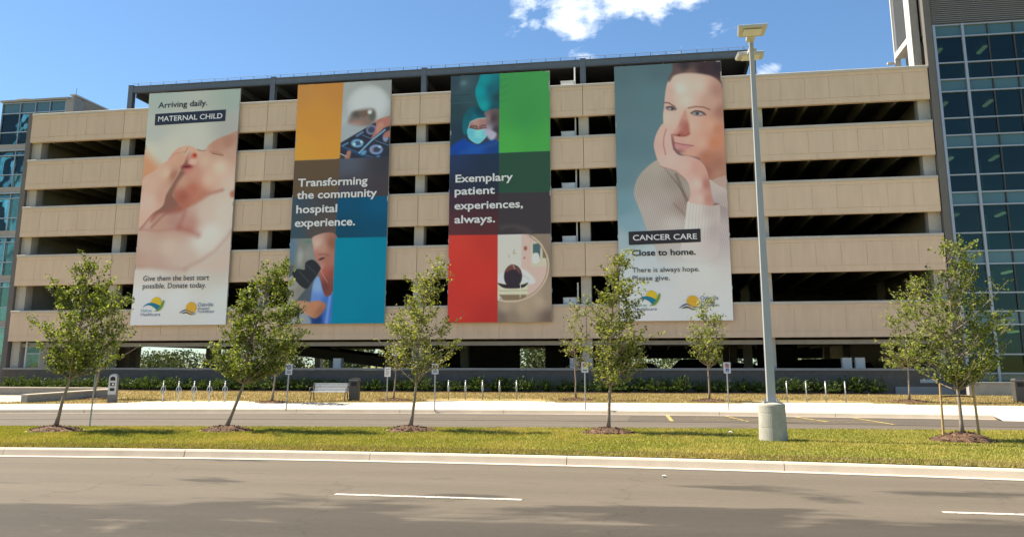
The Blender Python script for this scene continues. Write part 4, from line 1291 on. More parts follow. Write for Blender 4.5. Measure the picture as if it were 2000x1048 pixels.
def paper(label, loc, s, seed):
    r = np.random.default_rng(seed)
    bm = bmesh.new()
    bmesh.ops.create_icosphere(bm, subdivisions=2, radius=s)
    for v in bm.verts:
        v.co *= 1 + r.normal(0, .22)
        v.co.z *= .6
    me = bpy.data.meshes.new('paper_scrap')
    bm.to_mesh(me); bm.free()
    me.materials.append(M['paper'])
    tag(link('paper_scrap', me, None, loc), label, 'litter', 'scraps of litter')


paper('crumpled white scrap lying on the road by the kerb', (-.03, 15.71, .02), .034, 1)
paper('white paper scrap on the median grass left of the pole base', (1.67, 23.3, .22), .05, 2)

# ---------------------------------------------------------------- printed banners
SHADE = np.array([.64, .62, .61])        # the print's own colour is the picture's colour over this


def lin(c):
    c = np.asarray(c, float) / 255
    return np.where(c <= .04045, c / 12.92, ((c + .055) / 1.055) ** 2.4)


def homography(src, dst):
    A = []
    for (x, y), (u, v) in zip(src, dst):
        A.append([x, y, 1, 0, 0, 0, -u * x, -u * y]); A.append([0, 0, 0, x, y, 1, -v * x, -v * y])
    h = np.linalg.solve(np.array(A, float), np.array([c for p in dst for c in p], float))
    return np.append(h, 1).reshape(3, 3)


class Print:
    """paints a large-format print into per-vertex colours of a fine sheet"""
    def __init__(self, quad, wd, ht, nx=170, ny=400):
        self.Hm = homography(quad, [(0, 0), (1, 0), (1, 1), (0, 1)])
        self.w, self.h, self.nx, self.ny = wd, ht, nx, ny
        u, v = np.meshgrid(np.linspace(0, 1, nx + 1), np.linspace(0, 1, ny + 1))
        self.x, self.y = u * wd, v * ht
        self.c = np.zeros((ny + 1, nx + 1, 3))
        self.o, self.s = (0, 0), 1.0
        self.px = wd / (quad[1][0] - quad[0][0])

    def frame(self, ox, oy, s):
        self.o, self.s = (ox, oy), s
        return self

    def pt(self, p):
        q = self.Hm @ np.array([self.o[0] + p[0] / self.s, self.o[1] + p[1] / self.s, 1])
        return np.array([q[0] / q[2] * self.w, q[1] / q[2] * self.h])

    def m(self, d):
        return d / self.s * self.px

    def put(self, mask, col, shade=None):
        c = self.field(shade) if shade else np.asarray(col, float)
        self.c = self.c * (1 - mask[..., None]) + c * mask[..., None]
        return self

    def field(self, anchors, pw=2.6):
        num, den = 0, 0
        for p, c in anchors:
            q = self.pt(p)
            w = 1 / (((self.x - q[0]) ** 2 + (self.y - q[1]) ** 2) + .01) ** (pw / 2)
            num = num + w[..., None] * np.asarray(c, float); den = den + w
        return num / den[..., None]

    def grad(self, anchors):
        self.c = self.field(anchors)
        return self

    @staticmethod
    def smooth(P, k=5):
        P = np.array(P)
        n = len(P)
        out = []
        for i in range(n):
            a, b, c, d = P[i - 1], P[i], P[(i + 1) % n], P[(i + 2) % n]
            for t in np.linspace(0, 1, k, endpoint=False):
                out.append(.5 * (2 * b + (c - a) * t + (2 * a - 5 * b + 4 * c - d) * t * t + (3 * b - a - 3 * c + d) * t ** 3))
        return np.array(out)

    def sdf(self, P):
        d2 = np.full(self.x.shape, 1e9)
        ins = np.zeros(self.x.shape, bool)
        n = len(P)
        for i in range(n):
            a, b = P[i], P[(i + 1) % n]
            e = b - a
            wx, wy = self.x - a[0], self.y - a[1]
            t = np.clip((wx * e[0] + wy * e[1]) / (e @ e + 1e-12), 0, 1)
            d2 = np.minimum(d2, (wx - e[0] * t) ** 2 + (wy - e[1] * t) ** 2)
            c1 = (a[1] > self.y) != (b[1] > self.y)
            with np.errstate(divide='ignore', invalid='ignore'):
                xi = a[0] + (self.y - a[1]) * e[0] / (e[1] if e[1] != 0 else 1e-12)
            ins ^= c1 & (self.x < xi)
        d = np.sqrt(d2)
        return np.where(ins, -d, d)

    def edge(self, d, blur):
        b = max(self.m(blur), .022)
        t = np.clip(.5 - d / (2 * b), 0, 1)
        return t * t * (3 - 2 * t)

    def poly(self, pts, col=None, blur=2, a=1.0, sm=True, shade=None):
        P = np.array([self.pt(p) for p in pts])
        if sm:
            P = self.smooth(P)
        return self.put(self.edge(self.sdf(P), blur) * a, col, shade)

    def rect(self, pts, col, shade=None, a=1.0):
        return self.poly(pts, col, 0, a, False, shade)

    def ell(self, c, rx, ry, col, blur=4, a=1.0, rot=0.0):
        q = self.pt(c)
        dx, dy = self.x - q[0], self.y - q[1]
        cr, sr = math.cos(rot), math.sin(rot)
        X, Y = dx * cr + dy * sr, -dx * sr + dy * cr
        RX, RY = self.m(rx), self.m(ry)
        d = (np.sqrt((X / RX) ** 2 + (Y / RY) ** 2) - 1) * min(RX, RY)
        return self.put(self.edge(d, blur) * a, col)

    def line(self, pts, w, col, blur=3, a=1.0):
        P = np.array([self.pt(p) for p in pts])
        d2 = np.full(self.x.shape, 1e9)
        for p, q in zip(P[:-1], P[1:]):
            e = q - p
            wx, wy = self.x - p[0], self.y - p[1]
            t = np.clip((wx * e[0] + wy * e[1]) / (e @ e + 1e-12), 0, 1)
            d2 = np.minimum(d2, (wx - e[0] * t) ** 2 + (wy - e[1] * t) ** 2)
        return self.put(self.edge(np.sqrt(d2) - self.m(w) / 2, blur) * a, col)

    def ring(self, c, r, w, col, blur=3, a=1.0):
        q = self.pt(c)
        d = np.abs(np.hypot(self.x - q[0], self.y - q[1]) - self.m(r)) - self.m(w) / 2
        return self.put(self.edge(d, blur) * a, col)


bn_mat = bpy.data.materials.new('printed mesh vinyl')
bn_mat.use_nodes = True
k_ = NG(bn_mat.node_tree)
bs_ = bn_mat.node_tree.nodes['Principled BSDF']
ca = k_.add('ShaderNodeVertexColor', {'layer_name': 'print'})
gp = k_.add('ShaderNodeNewGeometry')
wv = k_.add('ShaderNodeTexNoise', Vector=gp.outputs['Position'], Scale=22.0, Detail=3.0)
wf = k_.math('ADD', .94, k_.math('MULTIPLY', wv.outputs['Fac'], .12))
wc = k_.add('ShaderNodeCombineXYZ', i0=wf, i1=wf, i2=wf)
bn_mat.node_tree.links.new(k_.mix(1.0, ca.outputs['Color'], wc.outputs[0], 'MULTIPLY'), bs_.inputs['Base Color'])
bs_.inputs['Roughness'].default_value = .6
bs_.inputs['Specular IOR Level'].default_value = .2
M['banner_edge'] = mat('banner hem', (.42, .41, .38), .7)


def ink(name, rgb):
    c = lin(rgb) / SHADE
    return mat('ink ' + name, tuple(np.clip(c, 0, .85)), .6, .03, spec=.2)


INK = {'navy': ink('navy', (40, 46, 62)), 'white': ink('white', (214, 214, 210)), 'black': ink('black', (40, 36, 38)), 'grey': ink('grey', (70, 66, 66)), 'box': ink('charcoal', (46, 44, 48)),
       'sun': ink('sun yellow', (205, 165, 45)), 'orange': ink('orange', (215, 150, 50)), 'green': ink('leaf green', (100, 130, 60)), 'teal': ink('teal', (30, 105, 130)), 'blue': ink('slate blue', (70, 80, 110)), 'lteal': ink('grey teal', (95, 140, 150))}


def banner(label, quad, x0, x1, z0, z1, paint):
    wd, ht = x1 - x0, z1 - z0
    t = thing('hanging_banner', label, 'banner', ((x0 + x1) / 2, 46.22, z0), 0, 'tall printed banners hung on the garage')
    pr = Print(quad, wd, ht)
    paint(pr)
    nx, ny = pr.nx, pr.ny
    col = np.clip(lin(np.clip(pr.c, 0, 255)) / SHADE, 0, .9)
    X = pr.x - wd / 2
    Z = ht - pr.y
    Yv = -.012 * np.sin(X * 1.7 + z1) * np.exp(-pr.y / 1.3) - .014 * (1 + np.sin(X * 8.5)) * np.exp(-pr.y / .45) - .008 * np.sin(Z * 5.1) * np.exp(-(wd / 2 - np.abs(X)) / .35) + .010 * np.sin(Z * .9 + X * .6) - .035
    V = np.stack([X, Yv, Z], -1).reshape(-1, 3)
    i = np.arange((nx + 1) * (ny + 1)).reshape(ny + 1, nx + 1)
    F = np.stack([i[:-1, :-1], i[1:, :-1], i[1:, 1:], i[:-1, 1:]], -1).reshape(-1, 4)
    me = arr_mesh('printed_sheet', V, F, bn_mat, True)
    at = me.color_attributes.new('print', 'FLOAT_COLOR', 'POINT')
    at.data.foreach_set('color', np.concatenate([col.reshape(-1, 3), np.ones((len(V), 1))], 1).astype(np.float32).ravel())
    link('printed_sheet', me, t, (0, 0, 0))
    fr = MB()
    h = wd / 2
    fr.box(-h - .012, -h + .05, -.02, .05, -.012, ht + .012).box(h - .05, h + .012, -.02, .05, -.012, ht + .012)
    fr.box(-h + .05, h - .05, -.02, .05, ht - .05, ht + .012).box(-h + .05, h - .05, -.02, .05, -.012, .05)
    fr.build('hem_frame', M['banner_edge'], t, (0, 0, 0))
    MB().box(-h + .06, h - .06, .0, .03, .06, ht - .06).build('backing', M['banner_edge'], t, (0, 0, 0))
    for sx in (-1, 1):
        for f in (.12, .32, .52, .72, .9):
            MB().box(sx * (h + .014) - .03, sx * (h + .014) + .03, -.01, .04, ht * f - .09, ht * f + .09).build('clip', M['alu_light'], t, (0, 0, 0))
    t_pr[0] = (t, pr, wd, ht)
    return t


t_pr = [None]
YT = -.062


def bt(fr, s, xa, xb, base, cap, m, bold=0.0):
    """a line of print on the banner built last; positions in the banner's own layout frame"""
    t, pr, wd, ht = t_pr[0]
    pr.frame(*fr)
    a, b = pr.pt((xa, base)), pr.pt((xb, base))
    lettering(s, t, a[0] - wd / 2, b[0] - wd / 2, ht - (a[1] + b[1]) / 2, pr.m(cap), YT, INK[m], bold)


def bpoly(fr, pts, m, name, sm=True, parent=None, dy=0.0):
    t, pr, wd, ht = t_pr[0]
    pr.frame(*fr)
    P = np.array([pr.pt(p) for p in pts])
    if sm:
        P = Print.smooth(P, 4)
    return flat([(p[0] - wd / 2, ht - p[1]) for p in P][::-1], YT + dy).build(name, INK[m], parent or t, (0, 0, 0))


def bdisc(fr, c, r, m, name, parent=None, dy=0.0):
    t, pr, wd, ht = t_pr[0]
    pr.frame(*fr)
    q = pr.pt(c)
    rr = pr.m(r)
    return flat([(q[0] - wd / 2 + rr * math.cos(a), ht - q[1] + rr * math.sin(a)) for a in np.linspace(0, 2 * math.pi, 29)[:-1]], YT + dy).build(name, INK[m], parent or t, (0, 0, 0))


FA, FB = (240, 160, 4.367), (240, 400, 4.367)
FC, FD = (550, 150, 4.367), (550, 395, 4.367)
FE, FF = (860, 135, 4.367), (860, 395, 4.367)
FG, FH = (1190, 115, 4.031), (1190, 375, 4.031)
FP = (0, 0, 1.0)


def paint_baby(p):
    p.frame(*FP).grad([((310, 190), (160, 168, 161)), ((455, 190), (152, 162, 152)), ((305, 250), (172, 172, 164)), ((380, 262), (186, 181, 169)), ((290, 300), (194, 184, 168)), ((450, 245), (164, 159, 152)), ((340, 290), (190, 182, 168)),
                       ((270, 520), (196, 182, 172)), ((350, 530), (186, 170, 158)), ((430, 520), (184, 172, 160)), ((275, 590), (204, 204, 200)), ((350, 580), (200, 200, 195)), ((435, 590), (194, 196, 190)), ((270, 630), (205, 206, 203)), ((430, 625), (198, 200, 197)),
                       ((280, 400), (184, 158, 144)), ((440, 420), (190, 172, 158)), ((360, 420), (180, 146, 130))])
    p.frame(*FA)
    p.poly([(170, 580), (240, 615), (330, 700), (430, 770), (300, 930), (120, 930)], (196, 138, 104), 60, .9)
    # torso and belly
    p.frame(*FB)
    p.poly([(110, -60), (500, -80), (960, -120), (930, 120), (880, 330), (700, 470), (500, 530), (250, 520), (90, 480)], None, 22, 1, True,
           [((220, 30), (196, 164, 150)), ((330, 150), (178, 140, 124)), ((440, 120), (172, 132, 118)), ((580, 150), (176, 132, 118)), ((720, 60), (194, 170, 154)), ((850, 60), (196, 178, 164)),
            ((200, 330), (182, 156, 142)), ((400, 350), (190, 166, 150)), ((680, 300), (200, 190, 180)), ((750, 230), (202, 192, 182)), ((300, 480), (178, 150, 136)), ((560, 450), (186, 164, 150)), ((130, 430), (178, 146, 130))])
    p.poly([(330, -60), (480, -60), (520, 30), (420, 60), (330, 60), (250, 120)], (150, 96, 82), 26, .9).line([(360, -10), (250, 75), (160, 185)], 12, (146, 96, 84), 22, .85).line([(440, 10), (330, 95), (255, 175)], 12, (146, 100, 88), 16, .8)
    p.line([(550, -10), (522, 90), (490, 180)], 14, (156, 98, 90), 36, .7).line([(480, 180), (580, 205), (650, 245)], 22, (158, 98, 86), 42, .75)
    p.line([(155, 190), (300, 205), (470, 188)], 10, (170, 122, 108), 20, .7)
    p.line([(935, 215), (880, 285), (800, 380), (660, 475), (540, 535)], 16, (168, 132, 116), 34, .7).line([(100, 500), (250, 522), (420, 535), (540, 540)], 22, (172, 138, 124), 32, .6)
    p.poly([(940, 250), (880, 330), (760, 450), (600, 540), (900, 560), (930, 420)], (190, 166, 152), 40, .8)
    # head
    p.frame(*FA)
    p.poly([(600, 560), (650, 568), (700, 578), (735, 530), (800, 482), (890, 448), (1010, 432), (1010, 720), (990, 880), (850, 905), (740, 935), (660, 985), (600, 1020), (540, 1050), (475, 1025), (446, 970), (440, 870), (490, 750), (530, 650), (560, 590)], None, 8, 1, True,
           [((640, 600), (196, 158, 138)), ((800, 540), (176, 132, 112)), ((900, 500), (166, 124, 106)), ((930, 600), (182, 146, 128)), ((700, 660), (196, 162, 142)), ((830, 720), (206, 176, 156)), ((740, 820), (202, 164, 144)), ((900, 850), (196, 170, 154)),
            ((600, 760), (188, 138, 120)), ((520, 830), (184, 142, 122)), ((600, 900), (176, 112, 94)), ((520, 960), (160, 98, 82)), ((680, 960), (178, 120, 100)), ((850, 1000), (202, 176, 160)), ((560, 700), (170, 108, 100))])
    p.line([(520, 1060), (600, 1030), (665, 992), (745, 940), (850, 910)], 16, (166, 98, 78), 22, .75)
    p.ell((940, 945), 22, 26, (168, 92, 64), 16, .8)
    # arm and hand
    p.poly([(500, 735), (545, 655), (560, 720), (470, 850), (438, 950), (470, 1040), (300, 1090), (400, 900)], (136, 100, 86), 18)
    p.poly([(395, 648), (430, 590), (480, 550), (545, 531), (600, 540), (632, 566), (600, 590), (560, 580), (540, 610), (535, 665), (500, 715), (440, 830), (380, 940), (350, 1040), (255, 1112), (165, 1215), (100, 1240), (140, 930), (190, 800), (260, 752), (330, 695)], None, 7, 1, True,
           [((440, 620), (198, 152, 130)), ((540, 560), (198, 158, 136)), ((490, 650), (194, 148, 126)), ((380, 760), (204, 168, 146)), ((250, 850), (198, 160, 140)), ((440, 780), (166, 118, 98)), ((230, 1000), (202, 168, 152)), ((350, 950), (190, 148, 130))])
    p.frame(*FA)
    p.line([(400, 640), (450, 600), (500, 588), (548, 578)], 4, (168, 116, 98), 8, .6).line([(560, 545), (545, 575), (538, 600)], 4, (150, 96, 80), 6, .7)
    p.ell((615, 618), 24, 24, (186, 104, 86), 12).ell((618, 612), 9, 7, (128, 58, 48), 5).ell((600, 668), 34, 26, (206, 168, 150), 14, .8)
    p.ell((550, 712), 44, 20, (142, 80, 76), 12, .95).ell((548, 708), 30, 7, (108, 52, 52), 5).ell((560, 740), 40, 16, (190, 126, 112), 12, .7)
    p.line([(640, 566), (680, 578), (708, 572)], 5, (138, 96, 82), 6).line([(765, 598), (800, 606), (856, 618)], 5, (104, 66, 58), 4).line([(750, 585), (800, 588), (850, 606)], 12, (168, 120, 104), 12, .7)
    d = p.c - np.array([182, 158, 144.])
    k = np.clip((p.c[..., 0] - p.c[..., 2] - 14) / 18, 0, 1)[..., None]          # skin only: photographic contrast
    p.c = np.clip(p.c + d * k * np.array([.10, .18, .18]), 0, 255)


def paint_scan(p):
    p.c[:] = (150, 150, 148)
    xm = lambda y: 525 + (497 - 525) * (y - 55) / (712 - 55)
    p.frame(*FC)
    # scanner picture
    p.grad([((560, 120), (158, 158, 155)), ((900, 90), (142, 142, 140)), ((560, 400), (166, 170, 170)), ((700, 480), (140, 140, 140)), ((900, 300), (160, 160, 158)), ((540, 500), (150, 155, 158))])
    p.ell((730, 255), 178, 165, (176, 176, 174), 26).ell((735, 240), 150, 130, (190, 190, 189), 40)
    p.poly([(590, 330), (640, 300), (780, 290), (800, 380), (760, 430), (640, 440), (570, 410)], (124, 106, 98), 24).ell((640, 335), 38, 26, (82, 80, 78), 18).ell((700, 330), 42, 26, (112, 88, 76), 16).ell((770, 345), 26, 40, (92, 90, 86), 14).ell((750, 315), 18, 18, (196, 196, 192), 8)
    p.ell((640, 410), 60, 20, (156, 116, 104), 20).poly([(540, 420), (700, 440), (720, 470), (530, 560)], (156, 160, 164), 26, .9)
    p.rect([(480, 568), (505, 575), (800, 402), (960, 330), (960, 760), (860, 815), (820, 800), (470, 655)], (46, 50, 62))
    p.rect([(470, 655), (820, 800), (960, 760), (960, 1100), (470, 1100)], (66, 62, 68))
    p.line([(500, 600), (660, 662), (836, 724)], 4, (90, 120, 160), 5, .9).line([(520, 615), (700, 690), (830, 735)], 14, (40, 84, 130), 14, .7)
    p.ell((645, 582), 52, 34, (112, 156, 192), 8, 1, .1).ell((650, 582), 30, 18, (62, 82, 108), 8).ell((620, 590), 12, 12, (170, 200, 215), 5).ell((680, 572), 10, 12, (180, 200, 215), 5)
    p.ell((765, 468), 44, 40, (118, 122, 150), 8).ell((765, 468), 30, 26, (64, 66, 88), 8).ell((805, 638), 56, 40, (122, 142, 182), 8, 1, .1).ell((808, 638), 34, 22, (60, 64, 84), 8).ell((775, 640), 10, 12, (150, 110, 110), 5).ell((835, 615), 12, 8, (180, 190, 210), 4)
    p.ell((885, 535), 24, 36, (130, 136, 165), 8).line([(662, 664), (760, 565), (880, 470)], 12, (126, 168, 202), 5).line([(520, 602), (565, 578)], 12, (90, 130, 165), 6).line([(640, 520), (690, 488)], 16, (92, 124, 158), 8).line([(690, 515), (770, 545)], 3, (120, 150, 185), 3).line([(800, 560), (915, 605)], 3, (120, 150, 185), 3).ell((700, 662), 26, 16, (96, 150, 190), 8, .9, -.5).ell((818, 704), 22, 12, (70, 130, 180), 7, .9, -.6)
    p.poly([(762, 548), (792, 480), (804, 430), (800, 398), (850, 368), (960, 350), (960, 425), (905, 440), (862, 462), (815, 508)], (168, 110, 96), 6).poly([(805, 440), (850, 400), (870, 440), (815, 500)], (186, 134, 118), 12, .7).poly([(960, 470), (900, 482), (872, 510), (880, 535), (960, 520)], (166, 104, 90), 6)
    p.poly([(540, 712), (556, 660), (570, 642), (592, 650), (585, 690), (570, 720)], (160, 112, 96), 7).line([(498, 668), (548, 692)], 6, (190, 190, 186), 3)
    # orange
    p.rect([(60, 40), (xm(40), 40), (xm(712), 711), (60, 729)], None, [((150, 100), (184, 126, 66)), ((500, 100), (186, 124, 60)), ((150, 680), (204, 142, 56)), ((480, 680), (200, 136, 52)), ((300, 380), (194, 132, 58))])
    # dark text band
    p.frame(*FP)
    p.rect([(540, 317), (664.2, 313.4), (661, 390), (540, 392)], (92, 74, 56))
    p.rect([(664.2, 313.4), (790, 309), (790, 387), (661, 388)], None, [((680, 320), (80, 84, 96)), ((750, 320), (58, 56, 62)), ((680, 370), (72, 66, 72)), ((750, 370), (66, 58, 62))])
    p.rect([(540, 389), (660.5, 388), (658, 468), (540, 469)], None, [((575, 395), (56, 72, 84)), ((645, 395), (66, 64, 66)), ((580, 460), (56, 74, 84)), ((620, 450), (78, 70, 68)), ((650, 440), (84, 70, 66))])
    p.rect([(660.5, 388), (790, 386), (790, 467), (657, 468)], None, [((670, 395), (14, 74, 104)), ((745, 395), (10, 80, 112)), ((670, 460), (16, 66, 90)), ((745, 460), (12, 70, 98))])
    # microscope picture
    p.frame(*FD)
    p.poly([(20, 318), (468, 317), (430, 1060), (0, 1060)], None, 0, 1, False,
           [((90, 380), (84, 112, 136)), ((80, 500), (84, 110, 130)), ((180, 380), (118, 118, 110)), ((230, 450), (134, 132, 124)), ((170, 520), (128, 126, 116)), ((60, 600), (80, 82, 84)), ((60, 980), (110, 112, 112)), ((200, 800), (76, 84, 92)), ((350, 980), (34, 60, 110))])
    p.ell((170, 470), 24, 60, (160, 160, 152), 18, .7).ell((245, 345), 34, 14, (84, 118, 100), 12, .8)
    p.poly([(250, 1060), (262, 850), (285, 690), (330, 640), (372, 770), (450, 780), (450, 1060)], None, 8, 1, True, [((320, 720), (128, 158, 212)), ((290, 830), (96, 130, 190)), ((420, 850), (62, 104, 176)), ((400, 1000), (70, 112, 186)), ((330, 1000), (28, 54, 104))])
    p.line([(425, 800), (395, 1050)], 22, (110, 150, 214), 10, .8)
    p.poly([(284, 300), (480, 300), (470, 700), (440, 775), (420, 802), (380, 795), (352, 690), (330, 625), (345, 575), (335, 540), (306, 505), (292, 455), (280, 390)], None, 6, 1, True,
           [((315, 360), (192, 162, 148)), ((360, 400), (176, 130, 112)), ((440, 360), (136, 86, 68)), ((310, 470), (172, 110, 100)), ((420, 500), (160, 104, 88)), ((380, 590), (162, 86, 74)), ((430, 620), (138, 74, 64)), ((390, 720), (108, 58, 52)), ((430, 690), (122, 70, 62)), ((350, 560), (176, 126, 112))])
    p.ell((352, 490), 26, 9, (72, 52, 50), 6, 1, -.3).line([(330, 455), (375, 450), (410, 465)], 7, (112, 72, 60), 7, .8).line([(340, 580), (385, 660), (405, 690)], 4, (214, 170, 160), 5, .6)
    p.poly([(125, 855), (190, 840), (260, 850), (330, 840), (392, 872), (372, 930), (310, 986), (240, 966), (160, 915)], None, 8, 1, True, [((180, 870), (176, 134, 108)), ((300, 880), (180, 122, 88)), ((350, 930), (150, 96, 72)), ((240, 930), (178, 124, 94))])
    p.poly([(20, 690), (105, 628), (220, 742), (125, 862), (20, 940)], None, 4, 1, False, [((100, 680), (150, 146, 136)), ((70, 800), (138, 134, 124)), ((180, 760), (126, 122, 114))])
    p.poly([(105, 612), (150, 574), (208, 580), (216, 520), (280, 498), (342, 560), (330, 600), (270, 690), (222, 742), (150, 690)], (42, 44, 48), 5).line([(160, 590), (250, 690)], 5, (84, 88, 92), 8, .7).line([(225, 540), (300, 610)], 6, (70, 74, 78), 8, .7)
    p.poly([(0, 920), (90, 900), (240, 960), (250, 1060), (0, 1060)], (152, 156, 156), 16, .8).ell((75, 570), 30, 34, (92, 84, 84), 8, .8)
    p.rect([(466, 316), (920, 310), (900, 1060), (438, 1060)], None, [((600, 380), (0, 122, 146)), ((850, 380), (0, 118, 142)), ((500, 980), (0, 122, 148)), ((820, 980), (0, 118, 146))])


def paint_surgery(p):
    p.frame(*FE)
    p.grad([((130, 120), (52, 66, 76)), ((200, 130), (66, 88, 96)), ((130, 350), (44, 64, 70)), ((250, 250), (50, 76, 82)), ((130, 550), (40, 56, 70)), ((420, 100), (44, 62, 72))])
    p.line([(100, 235), (250, 225)], 4, (40, 56, 64), 6).line([(100, 300), (280, 290)], 4, (62, 88, 92), 8).ell((200, 125), 26, 20, (84, 112, 118), 18)
    p.poly([(190, 480), (205, 400), (250, 340), (320, 325), (385, 360), (400, 450), (330, 430), (262, 455), (240, 510), (230, 560), (200, 560)], None, 6, 1, True, [((250, 400), (30, 84, 96)), ((330, 370), (24, 66, 80)), ((215, 480), (24, 96, 108)), ((290, 420), (22, 104, 118))])
    p.poly([(243, 505), (258, 458), (320, 432), (400, 430), (400, 530), (243, 525)], None, 4, 1, True, [((300, 460), (176, 134, 126)), ((260, 500), (150, 108, 104)), ((370, 470), (160, 116, 112))])
    p.line([(258, 498), (300, 492), (316, 502)], 7, (62, 44, 46), 5).line([(338, 500), (362, 490), (390, 488)], 7, (62, 44, 46), 5).line([(256, 510), (318, 516)], 9, (84, 56, 58), 7).line([(335, 514), (390, 508)], 9, (84, 56, 58), 7)
    p.line([(240, 512), (258, 458), (320, 430), (400, 426)], 5, (150, 190, 192), 4)
    p.poly([(86, 675), (200, 600), (240, 625), (330, 652), (420, 612), (520, 596), (520, 760), (70, 760)], None, 10, 1, True, [((150, 680), (22, 64, 150)), ((300, 690), (30, 76, 158)), ((440, 660), (30, 62, 120)), ((120, 725), (26, 64, 132))])
    p.poly([(232, 590), (290, 645), (345, 645), (425, 600), (430, 580), (240, 570)], (62, 56, 62), 6)
    p.poly([(236, 514), (320, 528), (385, 522), (400, 575), (345, 636), (318, 645), (290, 636), (240, 592)], None, 4, 1, True, [((260, 550), (96, 176, 190)), ((330, 560), (134, 206, 214)), ((310, 620), (104, 182, 194)), ((375, 560), (112, 186, 198))])
    for z in (548, 572, 598):
        p.line([(246, z), (320, z + 10), (388, z)], 3, (88, 160, 174), 4, .6)
    p.line([(180, 720), (330, 690), (480, 640)], 24, (44, 88, 146), 26, .6)
    p.poly([(366, 30), (520, 20), (520, 400), (400, 376), (345, 345), (308, 260), (300, 190), (325, 110)], None, 8, 1, True, [((340, 200), (18, 142, 150)), ((370, 100), (24, 132, 140)), ((440, 180), (30, 92, 106)), ((490, 250), (38, 66, 76)), ((370, 320), (22, 146, 150)), ((470, 350), (30, 74, 86))])
    p.poly([(384, 372), (520, 365), (520, 620), (450, 590), (415, 560), (398, 500), (392, 430)], None, 8, 1, True, [((410, 430), (140, 112, 112)), ((450, 430), (70, 56, 60)), ((480, 530), (66, 56, 64)), ((410, 520), (150, 142, 160))])
    p.poly([(372, 520), (430, 530), (480, 560), (460, 606), (425, 612), (395, 575)], (170, 164, 184), 14)
    xm = 505
    p.rect([(507, 20), (980, 0), (980, 711), (500, 726)], None, [((560, 80), (64, 140, 76)), ((900, 60), (66, 142, 74)), ((560, 680), (72, 158, 70)), ((900, 680), (70, 152, 70)), ((720, 380), (62, 138, 72))])
    for i in range(4):
        p.line([(512, 110 + i * 62), (575, 86 + i * 60)], 6, (48, 116, 58), 8, .6)
    p.frame(*FP)
    p.rect([(860, 305), (975.3, 301.5), (974.4, 380), (860, 382)], None, [((885, 312), (40, 54, 84)), ((965, 312), (36, 50, 70)), ((885, 372), (44, 46, 62)), ((965, 372), (42, 46, 60))])
    p.rect([(975.3, 301.5), (1100, 298), (1100, 379), (974.4, 380)], (44, 74, 58))
    p.rect([(860, 379), (974.4, 378.6), (973.5, 461), (860, 461)], None, [((885, 385), (64, 44, 56)), ((965, 385), (60, 42, 50)), ((885, 455), (88, 46, 50)), ((965, 455), (82, 44, 46))])
    p.rect([(974.4, 378.6), (1100, 377.5), (1100, 459), (973.5, 460)], (60, 54, 56))
    p.frame(*FF)
    p.rect([(30, 284), (495, 282), (490, 1060), (30, 1060)], None, [((120, 340), (196, 60, 48)), ((450, 340), (182, 54, 44)), ((110, 980), (190, 54, 46)), ((450, 980), (176, 48, 42)), ((280, 650), (192, 54, 44))])
    # scanner bore
    p.poly([(496, 281), (990, 276), (990, 1060), (490, 1060)], None, 0, 1, False,
           [((900, 300), (134, 116, 100)), ((925, 500), (126, 108, 94)), ((920, 800), (148, 128, 108)), ((920, 980), (110, 92, 80)), ((700, 900), (168, 146, 122)), ((620, 970), (140, 120, 102)), ((520, 980), (118, 100, 86)), ((560, 880), (164, 142, 120)), ((840, 840), (172, 150, 128))])
    keep = p.c.copy()
    p.ell((600, 545), 312, 290, (196, 190, 180), 3)
    p.poly([(692, 250), (1000, 250), (1000, 900), (692, 900)], (198, 168, 156), 4, .95, False)
    p.poly([(772, 348), (906, 334), (918, 548), (770, 556)], (192, 182, 158), 3, 1, False).poly([(788, 362), (852, 356), (848, 490), (826, 440), (788, 444)], (72, 96, 100), 3, 1, False).poly([(868, 380), (905, 372), (910, 480), (870, 480)], (120, 104, 84), 4, 1, False).poly([(786, 448), (830, 440), (846, 492), (830, 520), (786, 520)], (206, 202, 192), 5)
    p.ell((725, 398), 14, 18, (150, 92, 72), 5).ell((716, 478), 8, 8, (160, 100, 80), 4).line([(632, 410), (622, 440), (645, 440)], 6, (150, 140, 110), 4).line([(585, 450), (590, 475)], 5, (168, 150, 120), 4)
    p.poly([(480, 640), (540, 600), (620, 570), (710, 575), (790, 640), (800, 690), (700, 700), (480, 690)], (208, 204, 198), 10).line([(700, 620), (760, 660)], 8, (170, 160, 150), 8, .7)
    p.poly([(480, 690), (745, 690), (742, 800), (480, 800)], (204, 194, 166), 4, 1, False).line([(502, 752), (742, 752)], 4, (150, 138, 110), 3).poly([(500, 785), (742, 785), (700, 830), (540, 830)], (128, 108, 84), 4, 1, False)
    p.poly([(496, 688), (560, 700), (690, 702), (748, 684), (700, 728), (560, 732), (505, 706)], (48, 44, 46), 4)
    p.ell((620, 632), 74, 92, (52, 44, 50), 5).poly([(556, 600), (575, 555), (610, 534), (640, 545), (675, 575), (690, 620), (640, 575), (600, 580)], (106, 66, 60), 8).line([(622, 540), (634, 570)], 6, (190, 150, 140), 4).line([(683, 700), (680, 810)], 5, (216, 210, 196), 3)
    q = p.pt((600, 545))
    inside = p.edge(p.m(1) * (np.hypot((p.x - q[0]) / p.m(312), (p.y - q[1]) / p.m(290)) - 1) * 290, 2)
    below = p.edge(p.pt((700, 279))[1] - p.y, 0) * p.edge(p.pt((493, 600))[0] - p.x, 0)
    p.c = np.where((below > .5)[..., None], keep * (1 - inside[..., None]) + p.c * inside[..., None], keep)
    th = np.linspace(-1.02, 1.95, 40)
    arc = [(600 + 318 * math.cos(a), 545 + 296 * math.sin(a)) for a in th]
